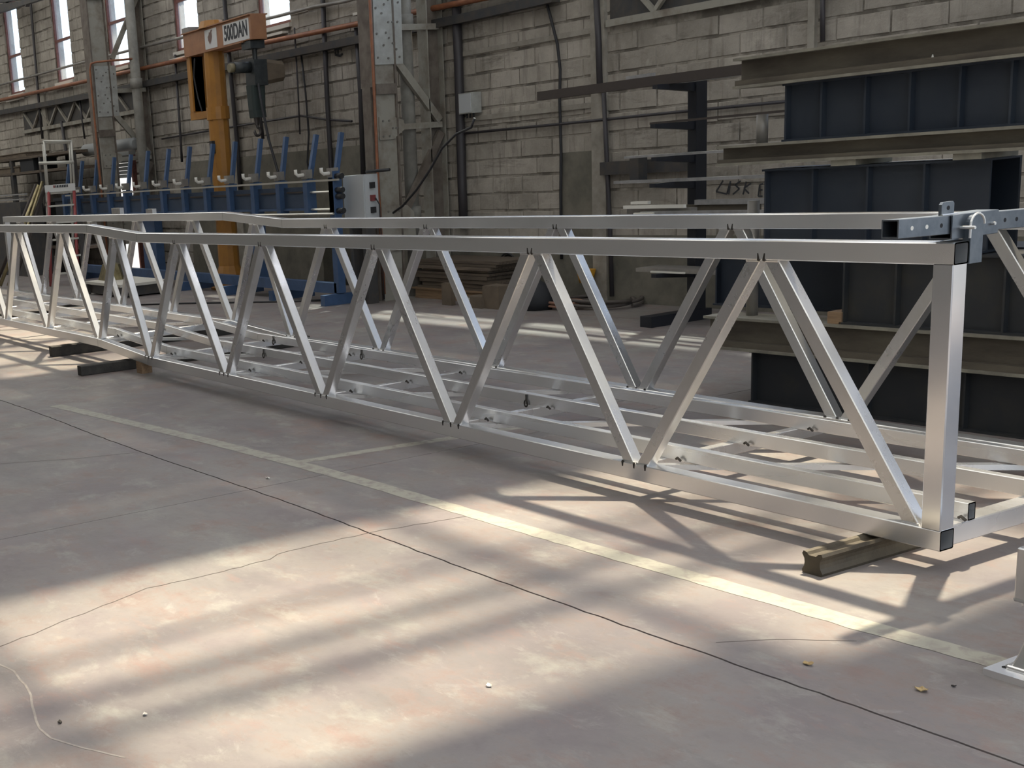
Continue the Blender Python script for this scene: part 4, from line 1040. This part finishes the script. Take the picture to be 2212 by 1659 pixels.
mb.build('chain_bag', 'hoist_bag', h)
MB().tube([(HX - 0.03, HY - 0.02, 2.42), (HX - 0.03, HY - 0.02, 2.30)], [0.045, 0.030], 10).build('hook_block', 'hook', h)
hk = [Vector((HX - 0.03, HY - 0.02 + 0.045 * math.sin(a), 2.215 + 0.055 * math.cos(a))) for a in [0.15 + k * 0.5 for k in range(11)]]
MB().tube([Vector((HX - 0.03, HY - 0.02, 2.31))] + hk, [0.022] + [0.02] * 10 + [0.008], 8).build('hook', 'hook', h, True)
pts = [on_y(558, 180, HY - 0.05), on_y(566, 230, HY - 0.05), on_y(580, 300, HY - 0.05), on_y(600, 370, HY - 0.05), on_y(605, 385, HY - 0.05)]
MB().tube(pts, 0.018, 8).build('pendant_cable', 'cable', h, True)

# ================================================================== BLUE PLATE MACHINE
MY = 4.05
def mp(x, y, Y=MY): return on_y(x, y, Y)
mach = thing('blue_machine', 'long blue machine with a row of leaning uprights behind the truss', 'machine', (-13.5, MY + 0.1, 0))
zr = mp(700, 389).z; xl, xr = mp(172, 425).x, mp(738, 388).x
zpt, zpb = zr - 0.05, mp(660, 455).z
uprights = [(150, 352), (178, 348), (210, 345), (247, 340), (283, 334), (320, 326), (365, 322), (410, 317), (460, 311), (508, 306), (563, 300), (618, 296), (683, 291), (737, 286)]
mids = [(143, 425), (171, 424), (204, 421), (241, 418), (276, 415), (313, 412), (356, 409), (402, 406), (450, 402), (500, 399), (553, 396), (608, 393), (668, 390), (724, 387)]
X_up = []
for (x, y), (x2, y2) in zip(uprights, mids):
    A = mp(x2, y2, MY + 0.02); B = on_x(x, y, A.x)
    X_up.append(A.x)
    MB().beam((A.x, MY + 0.02, A.z - 0.02), (A.x, B.y, B.z), 0.055, 0.055, up=(1, 0, 0)).build('upright', 'blue', mach)
    MB().box(A.x - 0.05, A.x + 0.05, MY - 0.05, MY + 0.08, zpb - 0.06, zr + 0.02).build('rib', 'blue', mach)
    mb = MB().tube([(A.x, MY - 0.02, zr + 0.08), (A.x, MY - 0.14, zr + 0.075), (A.x, MY - 0.17, zr + 0.10), (A.x, MY - 0.17, zr + 0.15)], 0.022, 8)
    hkp = mb.build('hook', 'white_part', mach, True)
    MB().box(A.x - 0.06, A.x + 0.05, MY - 0.06, MY + 0.04, zr + 0.03, zr + 0.14).build('hook_base', 'grey_pipe', mach)
for i in range(len(X_up) - 2):
    x0, x1 = X_up[i] + 0.05, X_up[i + 1] - 0.05
    MB().box(x0, x1, MY + 0.02, MY + 0.05, zpb, zpt - 0.02).build('panel', 'blue_panel', mach)
    MB().box(x0, x1, MY - 0.01, MY + 0.02, zpb, zpb + 0.03).build('panel_rim', 'blue', mach)
    MB().box(x0 + 0.1, x1 - 0.1, MY + 0.0, MY + 0.02, zpb + (zpt - zpb) * 0.70, zpb + (zpt - zpb) * 0.76).build('panel_bar', 'bar_brown', mach)
MB().box(xl - 0.6, xr - 0.02, MY - 0.055, MY - 0.02, zr - 0.015, zr + 0.008).build('top_rail', 'rail_silver', mach)
zb_ = mp(700, 461).z
MB().tube([(xl - 0.6, MY - 0.08, zb_), (xr - 0.1, MY - 0.08, zb_)], 0.014, 8).build('lower_rail', 'rail_silver', mach)
for y in (414, 452):
    z = mp(710, y).z; MB().tube([(X_up[-2] + 0.05, MY, z), (X_up[-1] - 0.05, MY, z)], 0.014, 8).build('guide_rod', 'rail_silver', mach)
for y in (380, 410, 424, 455):
    z = mp(735, y).z; x = X_up[-1] + 0.06
    MB().tube([(x, MY, z), (x + 0.13, MY, z)], 0.035, 8).build('drive_motor', 'black_plastic', mach, True)
MB().box(X_up[-1] - 0.05, X_up[-1] + 0.06, MY - 0.05, MY + 0.05, 0.14, zr + 0.1).build('end_frame', 'blue', mach)
for xa_, xb_ in ((302, 330), (536, 548)):
    MB().box(mp(xa_, 560).x, mp(xb_, 560).x, MY + 0.08, MY + 0.22, 0.12, zpb).build('stand', 'blue', mach)
for i in (1, 4, 7, 9, 11, 13):
    x = X_up[i]; MB().box(x - 0.06, x + 0.04, MY - 0.25, MY + 0.40, 0.0, 0.13).build('foot', 'blue', mach)
MB().box(X_up[1], X_up[-1], MY - 0.05, MY + 0.06, 0.13, 0.26).build('base_tube', 'blue', mach)
for i in (10, 11, 12):
    x = X_up[i]; MB().tube([(x, MY - 0.02, mp(655, 480).z), (x, MY - 0.12, mp(655, 480).z), (x, MY - 0.13, mp(655, 474).z)], 0.018, 6).build('stop', 'white_part', mach)

# cabinet
c0 = mp(741, 380, 4.20); c1 = mp(776, 476, 4.20)
cab = thing('control_cabinet', 'light grey control cabinet at the right end of the blue machine', 'cabinet', (c0.x, 4.2, 0))
cxa, cxb = c0.x, c0.x + 0.46
MB().box(cxa, cxb, 4.20, 4.39, c1.z, c0.z).build('body', 'cabinet', cab)
MB().box(cxa + 0.01, cxb - 0.01, 4.188, 4.20, c1.z + 0.01, c0.z - 0.01).build('door', 'cabinet', cab)
MB().box(cxa + 0.05, cxa + 0.12, 4.22, 4.36, 0.0, c1.z).build('leg', 'dark_steel', cab)
MB().box(cxb - 0.12, cxb - 0.05, 4.22, 4.36, 0.0, c1.z).build('leg', 'dark_steel', cab)
for z, m, nm in ((c0.z - 0.13, 'black_plastic', 'switch'), (c0.z - 0.28, 'red_part', 'socket'), (c0.z - 0.42, 'black_plastic', 'socket')):
    MB().box(cxb, cxb + 0.035, 4.27, 4.33, z - 0.035, z + 0.035).build(nm, m, cab)
MB().tube([(cxb + 0.04, 4.32, c0.z - 0.28), (cxb + 0.06, 4.36, c0.z - 0.36), (cxb + 0.05, 4.37, c0.z - 0.6), (cxb + 0.05, 4.37, 0.05)], 0.009, 6).build('cable', 'cable', cab, True)
MB().tube([(cxa + 0.36, 4.30, c0.z + 0.03), (cxb + 0.25, 4.40, c0.z + 0.035)], 0.018, 8).build('grab_rail', 'black_plastic', cab, True)

# ================================================================== PLATFORM LADDER
LB = on_floor(124, 613)
LW = Vector((0.457, 0.889, 0)); LD = Vector((-0.889, 0.457, 0))          # across, and away from the hall
def L(u, v, z): p = LB + LW * u + LD * v; return Vector((p.x, p.y, z))
lad = thing('platform_ladder', 'white platform ladder with red stiles and guard rail at the far left', 'ladder', LB)
def lq(x, y):
    p = on_plane(x, y, LB, LD); return ((p - LB).dot(LW), p.z)
def post(a, b, va, vb, r=0.020, nm='guard_post', m='ladder_white'):
    MB().tube([L(a[0], va, a[1]), L(b[0], vb, b[1])], r, 8).build(nm, m, lad, True)
fa, fb, fc, fd = lq(95, 305), lq(103, 402), lq(154, 305), lq(161, 402)
ga, gb, gc, gd = lq(84, 307), lq(92, 402), lq(143, 306), lq(147, 402)
post(fa, fb, 0, 0); post(fc, fd, 0, 0); post(ga, gb, 0.5, 0.5); post(gc, gd, 0.5, 0.5)
post(fa, fc, 0, 0, 0.022, 'guard_rail'); post(ga, gc, 0.5, 0.5, 0.022, 'guard_rail'); post(fa, ga, 0, 0.5, 0.022, 'guard_rail'); post(fc, gc, 0, 0.5, 0.022, 'guard_rail')
ma, mc = lq(84, 353), lq(160, 350)
post(ma, mc, -0.02, -0.02, 0.028, 'guard_rail'); post(lq(88, 337), lq(100, 335), 0.5, 0, 0.016, 'guard_rail')
u0, zp = lq(97, 403); u1, _ = lq(163, 403)
mb = MB(); mb.hexa([L(u0, -0.02, zp - 0.14), L(u1, -0.02, zp - 0.14), L(u1, 0.5, zp - 0.14), L(u0, 0.5, zp - 0.14), L(u0, -0.02, zp - 0.10), L(u1, -0.02, zp - 0.10), L(u1, 0.5, zp - 0.10), L(u0, 0.5, zp - 0.10)])
mb.build('platform', 'ladder_white', lad)
zq = lq(120, 412)[1]
mb = MB(); mb.hexa([L(u0, -0.05, zq - 0.02), L(u1, -0.05, zq - 0.02), L(u1, -0.03, zq - 0.02), L(u0, -0.03, zq - 0.02), L(u0, -0.05, zp + 0.02), L(u1, -0.05, zp + 0.02), L(u1, -0.03, zp + 0.02), L(u0, -0.03, zp + 0.02)])
pan = mb.build('name_panel', 'sign_white', lad)
uu = lq(116, 403)[0]; zm = lq(120, 398)[1]
for k, wd in enumerate((0.028, 0.018, 0.026, 0.016, 0.024, 0.02, 0.024, 0.016, 0.02)):
    mb = MB(); mb.hexa([L(uu, -0.054, zp - 0.035), L(uu + wd, -0.054, zp - 0.035), L(uu + wd, -0.05, zp - 0.035), L(uu, -0.05, zp - 0.035), L(uu, -0.054, zp + 0.008), L(uu + wd, -0.054, zp + 0.008), L(uu + wd, -0.05, zp + 0.008), L(uu, -0.05, zp + 0.008)])
    mb.build('print', 'red_part' if k < 1 else 'sign_black', pan); uu += wd + 0.008
for (xa, ya), (xb, yb) in (((105, 408), (120, 600)), ((160, 408), (178, 600))):
    a = lq(xa, ya); b = lq(xb, yb)
    post(a, (b[0], 0.02), 0, -0.7, 0.030, 'stile', 'ladder_red')
for xa, xb in ((92, 96), (147, 150)):
    a = lq(xa, 405); b = lq(xb, 590); post(a, (b[0], 0.0), 0.5, 0.55, 0.022, 'rear_leg')
for k in range(5):
    f = (k + 0.8) / 5.6; z = (zp - 0.1) * (1 - f); a0 = lq(106 + 14 * f, 450)[0]; a1 = lq(161 + 14 * f, 450)[0]; v = -0.7 * f
    mb = MB(); mb.hexa([L(a0, v - .06, z - .03), L(a1, v - .06, z - .03), L(a1, v + .06, z - .03), L(a0, v + .06, z - .03), L(a0, v - .06, z), L(a1, v - .06, z), L(a1, v + .06, z), L(a0, v + .06, z)])
    mb.build('step', 'ladder_white', lad)
post(lq(90, 445), lq(104, 430), 0.5, 0, 0.014, 'brace'); post(lq(150, 440), lq(162, 425), 0.5, 0, 0.014, 'brace'); post(lq(150, 432), lq(150, 470), 0.5, 0.2, 0.014, 'brace')

# ================================================================== LEFT BACKGROUND
def wallbox(nm, m, label, cat, x0, y0, x1, y1, off, dep, group=None, down=False):
    a = on_wall(x0, y0, off); b = on_wall(x1, y1, off)
    z0 = 0.0 if down else min(a.z, b.z)
    return solo(MB().wbox(min(a.x, b.x), max(a.x, b.x), off, off - dep, z0, max(a.z, b.z)), nm, m, label, cat, (a.x, wall_y(a.x, off), z0), group)
sa, sb = on_wall(-40, 300, 0.9), on_wall(150, 300, 0.9)
shelf = thing('storage_shelf', 'loaded storage shelf against the wall at the far left', 'shelf', (sb.x, wall_y(sb.x), 0))
shz = [0.55, 1.05, on_wall(40, 340, 0.9).z, on_wall(40, 372, 0.9).z]
for z in shz: MB().wbox(sa.x, sb.x, 0.25, 0.9, z - 0.05, z).build('board', 'wood_dark', shelf)
for k in range(4):
    x = sa.x + (sb.x - sa.x) * k / 3
    MB().wbox(x - 0.05, x + 0.05, 0.82, 0.9, 0, 2.3).build('upright', 'dark_steel', shelf)
    MB().wbox(x - 0.05, x + 0.05, 0.25, 0.33, 0, 2.3).build('upright', 'dark_steel', shelf)
for lab, xa, xb, h_, row_, m in (('black machine part on the top board of the far left shelf', 45, 74, 0.26, 3, 'bag_black'), ('tan flat carton on the top board of the far left shelf', -8, 42, 0.12, 3, 'cardboard'),
                              ('low brown tray on the third board of the far left shelf', 0, 60, 0.09, 2, 'wood_dark'), ('dark crate on the second board of the far left shelf', 32, 76, 0.34, 1, 'hoist'),
                              ('rusty box beside the dark crate on the far left shelf', -10, 28, 0.36, 1, 'bar_brown'), ('grey drum box low on the far left shelf', 6, 40, 0.36, 0, 'dark_steel'),
                              ('charcoal box on the shelf seen through the ladder rails', 112, 132, 0.42, 1, 'bag_black')):
    a, b = on_wall(xa, 370, 0.85).x, on_wall(xb, 370, 0.85).x
    t = thing('storage_box', lab, 'box', (a, wall_y(a, 0.6), shz[row_]))
    MB().wbox(a, b, 0.35, 0.85, shz[row_], shz[row_] + h_ * 0.85).build('bin', m, t)
    MB().wbox(a - 0.02, b + 0.02, 0.33, 0.87, shz[row_] + h_ * 0.85, shz[row_] + h_).build('lid', m, t)
for i, (x0, y0, x1, y1, m, nm) in enumerate([(0, 422, 56, 419, 'bar_light', 'upper'), (-5, 432, 54, 430, 'bar_light', 'lower'), (-5, 427, 57, 425, 'dark_steel', 'dark middle')]):
    a, b = on_wall(x0 - 40, y0 + 1, 1.3), on_wall(x1, y1, 1.3)
    solo(MB().beam((a.x, a.y, b.z), (b.x, b.y, b.z), 0.06, 0.028), 'metal_profile', m, '%s long profile lying in front of the far left shelf' % nm, 'bar', (a.x, a.y, b.z), 'profiles in front of the far left shelf')
solo(MB().wbox(on_wall(-60, 440, 1.2).x, on_wall(70, 440, 1.2).x, 1.0, 1.45, 0.0, on_wall(20, 436, 1.2).z - 0.02), 'low_bench', 'dark_steel', 'dark low bench carrying the long profiles at the far left', 'bench', (on_wall(20, 436, 1.2).x, wall_y(-22, 1.2), 0))
for i, (xa, ya, xb, yb, r, m) in enumerate([(84, 400, 52, 485, 0.035, 'brass_bar'), (92, 392, 62, 485, 0.03, 'brass_bar'), (96, 405, 70, 488, 0.04, 'bar_brown'), (78, 398, 44, 485, 0.028, 'bar_brown')]):
    Y = 3.0 + 0.06 * i
    a, b = on_y(xa, ya, Y + 0.35), on_y(xb, yb, Y)
    d = (b - a); b2 = a + d * (a.z / (a.z - b.z))
    solo(MB().tube([a, (b2.x, b2.y, r)], r, 8), 'leaning_bar', m, ['brassy bar leaning left of the ladder, second from the left', 'thin brassy bar leaning left of the ladder, third from the left', 'dark bar leaning closest to the ladder', 'dark bar leaning furthest left of the ladder'][i], 'bar', (b2.x, b2.y, 0), 'bars leaning beside the ladder', True)
a, b = on_wall(184, 325, 0.45), on_wall(292, 306, 0.45)
solo(MB().tube([(a.x, a.y, a.z), (a.x + 0.05, a.y, a.z), (b.x - 0.05, wall_y(b.x, .45), a.z), (b.x, wall_y(b.x, .45), a.z)], [0.07, 0.11, 0.11, 0.07], 18), 'air_tank', 'tank', 'pale horizontal tank behind the left column', 'tank', (a.x, a.y, a.z - 0.11), None, True)

# bench with white top under the left part of the truss, and dark crate
p = on_floor(235, 642)
tb = thing('work_table', 'low table with a white top and dark sides seen through the truss', 'table', (p.x, p.y, 0))
zt_ = on_y(205, 610, p.y).z
q0, q1 = on_y(186, 640, p.y).x, on_y(262, 640, p.y).x
MB().box(q0, q1, p.y, p.y + 0.8, zt_ - 0.04, zt_).build('table_top', 'table_top', tb)
MB().box(q0 + 0.06, q1 - 0.06, p.y + 0.06, p.y + 0.74, 0.02, zt_ - 0.04).build('cabinet_base', 'dark_steel', tb)
for xx in (q0 + 0.03, q1 - 0.08):
    MB().box(xx, xx + 0.05, p.y + 0.01, p.y + 0.06, 0, zt_ - 0.04).build('leg', 'dark_steel', tb)
    MB().box(xx, xx + 0.05, p.y + 0.72, p.y + 0.77, 0, zt_ - 0.04).build('leg', 'dark_steel', tb)
w = on_y(190, 575, p.y + 0.3)
solo(MB().loft([[(q0 + 0.25 + u, p.y + 0.35 + v, zt_) for u, v in rect_pts(0.45, 0.3, 0.05)], [(q0 + 0.3 + u, p.y + 0.35 + v, zt_ + 0.24) for u, v in rect_pts(0.36, 0.2, 0.06)], [(q0 + 0.3 + u, p.y + 0.35 + v, zt_ + 0.27) for u, v in rect_pts(0.2, 0.1, 0.03)]]), 'tool_case', 'brass_bar', 'olive tool case on the white table seen through the truss', 'case', (q0 + .3, p.y + .35, zt_))

# ================================================================== FLOOR ITEMS AT THE WALL
p = on_floor(930, 652); q = on_floor(1075, 652)
PX0, PX1 = on_floor(885, 648).x, on_floor(1090, 640).x
PYc = 4.95
px_a, px_b = on_y(888, 640, PYc).x, on_y(1085, 640, PYc).x
pal = thing('pallet', 'wooden pallet carrying a pile of dark planks by the wall', 'pallet', (px_a, PYc, 0))
for k in range(3):
    yy = PYc + k * 0.24
    MB().box(px_a + 0.1, px_b - 0.1, yy, yy + 0.08, 0.02, 0.11).build('bearer', 'wood', pal)
    MB().box(px_a + 0.05, px_b - 0.05, yy - 0.02, yy + 0.12, 0.11, 0.13).build('top_board', 'wood', pal)
    MB().box(px_a + 0.1, px_b - 0.1, yy - 0.01, yy + 0.09, 0.0, 0.02).build('bottom_board', 'wood', pal)
z = 0.13; n = 0
lay = ['lowest', 'second', 'third', 'fourth', 'fifth', 'sixth', 'seventh', 'eighth', 'topmost']
for k in range(9):
    x0 = px_a + random.uniform(0.08, 0.28); x1 = px_b + random.uniform(-0.25, 0.05)
    hgt = random.choice([0.028, 0.035, 0.045]); y0 = PYc + random.uniform(-0.06, 0.02); wd = random.uniform(0.42, 0.55)
    solo(MB().box(x0, x1, y0, y0 + wd, z, z + hgt), 'plank', 'wood_dark', '%s board in the pile of dark planks on the pallet' % lay[k], 'plank', (x0, y0, z), 'planks piled on the pallet')
    z += hgt + 0.004
def cbox(label, pxa, pxb, py_base, py_top, Y, dep, m='cardboard'):
    a = on_y(pxa, py_base, Y); b = on_y(pxb, py_base, Y); c = on_y(pxa, py_top, Y)
    t = thing('cardboard_box', label, 'box', (a.x, Y, 0))
    MB().box(a.x, b.x, Y, Y + dep, 0, c.z).build('carton', m, t)
    MB().box(a.x + 0.01, (a.x + b.x) / 2 - 0.004, Y + 0.005, Y + dep - 0.005, c.z, c.z + 0.006).build('flap', m, t)
    MB().box((a.x + b.x) / 2 + 0.004, b.x - 0.01, Y + 0.005, Y + dep - 0.005, c.z, c.z + 0.006).build('flap', m, t)
    return t, a, b, c
f = on_floor(1005, 664)
t, a, b, c = cbox('brown cardboard box with a white label in front of the plank pallet', 1003, 1040, 664, 641, f.y, 0.22)
MB().box(a.x + 0.02, a.x + 0.10, f.y - 0.002, f.y, c.z * 0.62, c.z * 0.95).build('label', 'sign_white', t)
cbox('taller dark cardboard box at the right end of the plank pallet', 1043, 1078, 664, 618, f.y + 0.04, 0.2)
cbox('dark upright carton leaning at the plank pallet, left of the labelled box', 955, 975, 658, 612, on_floor(960, 659).y, 0.06)
# hose coil
def coil(label, px, py, R, rr, loops, m, seed, name='hose_coil', cat='hose'):
    c = on_floor(px, py); rnd = random.Random(seed); pts = []
    N = 24 * loops
    for i in range(N + 1):
        a = 2 * math.pi * i / 24; r = R * (1 + 0.10 * math.sin(i * 0.37 + seed))
        pts.append((c.x + r * math.cos(a) * 1.2, c.y + r * math.sin(a), rr + 0.0 + (i / 24.0) * rr * 1.1 + 0.01 * (1 + math.sin(i * 0.5))))
    solo(MB().tube(pts, rr, 7), name, m, label, cat, (c.x, c.y, 0), None, True)
coil('large dark hose coiled on the floor by the wall', 1296, 660, 0.36, 0.018, 3, 'hose', 1)
coil('reddish hose coiled beside the dark hose on the floor', 1218, 666, 0.17, 0.015, 3, 'hose_red', 2)
# bag, bucket, cable reel
c = on_floor(1158, 668); rings = []
for r, z in ((0.15, 0.0), (0.17, 0.08), (0.16, 0.18), (0.11, 0.27), (0.05, 0.31)):
    rings.append([(c.x + r * (1.2 + 0.1 * math.sin(3 * a)) * math.cos(a), c.y + r * math.sin(a), z) for a in [2 * math.pi * k / 14 for k in range(14)]])
solo(MB().loft(rings), 'rubbish_bag', 'bag_black', 'black bag slumped on the floor right of the cartons', 'bag', (c.x, c.y, 0), None, True)
a = on_wall(1266, 610, 0.16); b = on_wall(1266, 582, 0.16)
solo(MB().tube([(a.x, a.y, a.z), (b.x, b.y, b.z)], [0.075, 0.105], 14), 'yellow_holder', 'yellow', 'yellow plastic holder fixed low on the wall above the hoses', 'holder', (a.x, a.y, a.z), None, True)
cc = on_wall(1103, 592, 0.12)
mb = MB()
for k in range(4):
    R = 0.17 + 0.018 * k
    mb.tube([(cc.x + R * 0.9 * math.cos(t_), wall_y(cc.x, 0.10 + 0.02 * k), cc.z + 1.1 * R * math.sin(t_)) for t_ in [2 * math.pi * i / 20 for i in range(21)]], 0.011, 6, False)
solo(mb, 'cable_coil', 'cable', 'black cable coil hung on the wall behind the plank pile', 'cable', (cc.x, cc.y, cc.z - 0.2), None, True)
pts = [on_floor(*q) for q in [(300, 660), (400, 657), (520, 655), (640, 653), (700, 650), (745, 645)]]
solo(MB().tube([(p.x, p.y, 0.012) for p in pts], 0.012, 6), 'floor_cable', 'cable', 'thin black cable lying on the floor in front of the blue machine', 'cable', (pts[0].x, pts[0].y, 0), None, True)

# helper key used only while building
for o in bpy.data.objects:
    if '_o' in o: del o['_o']
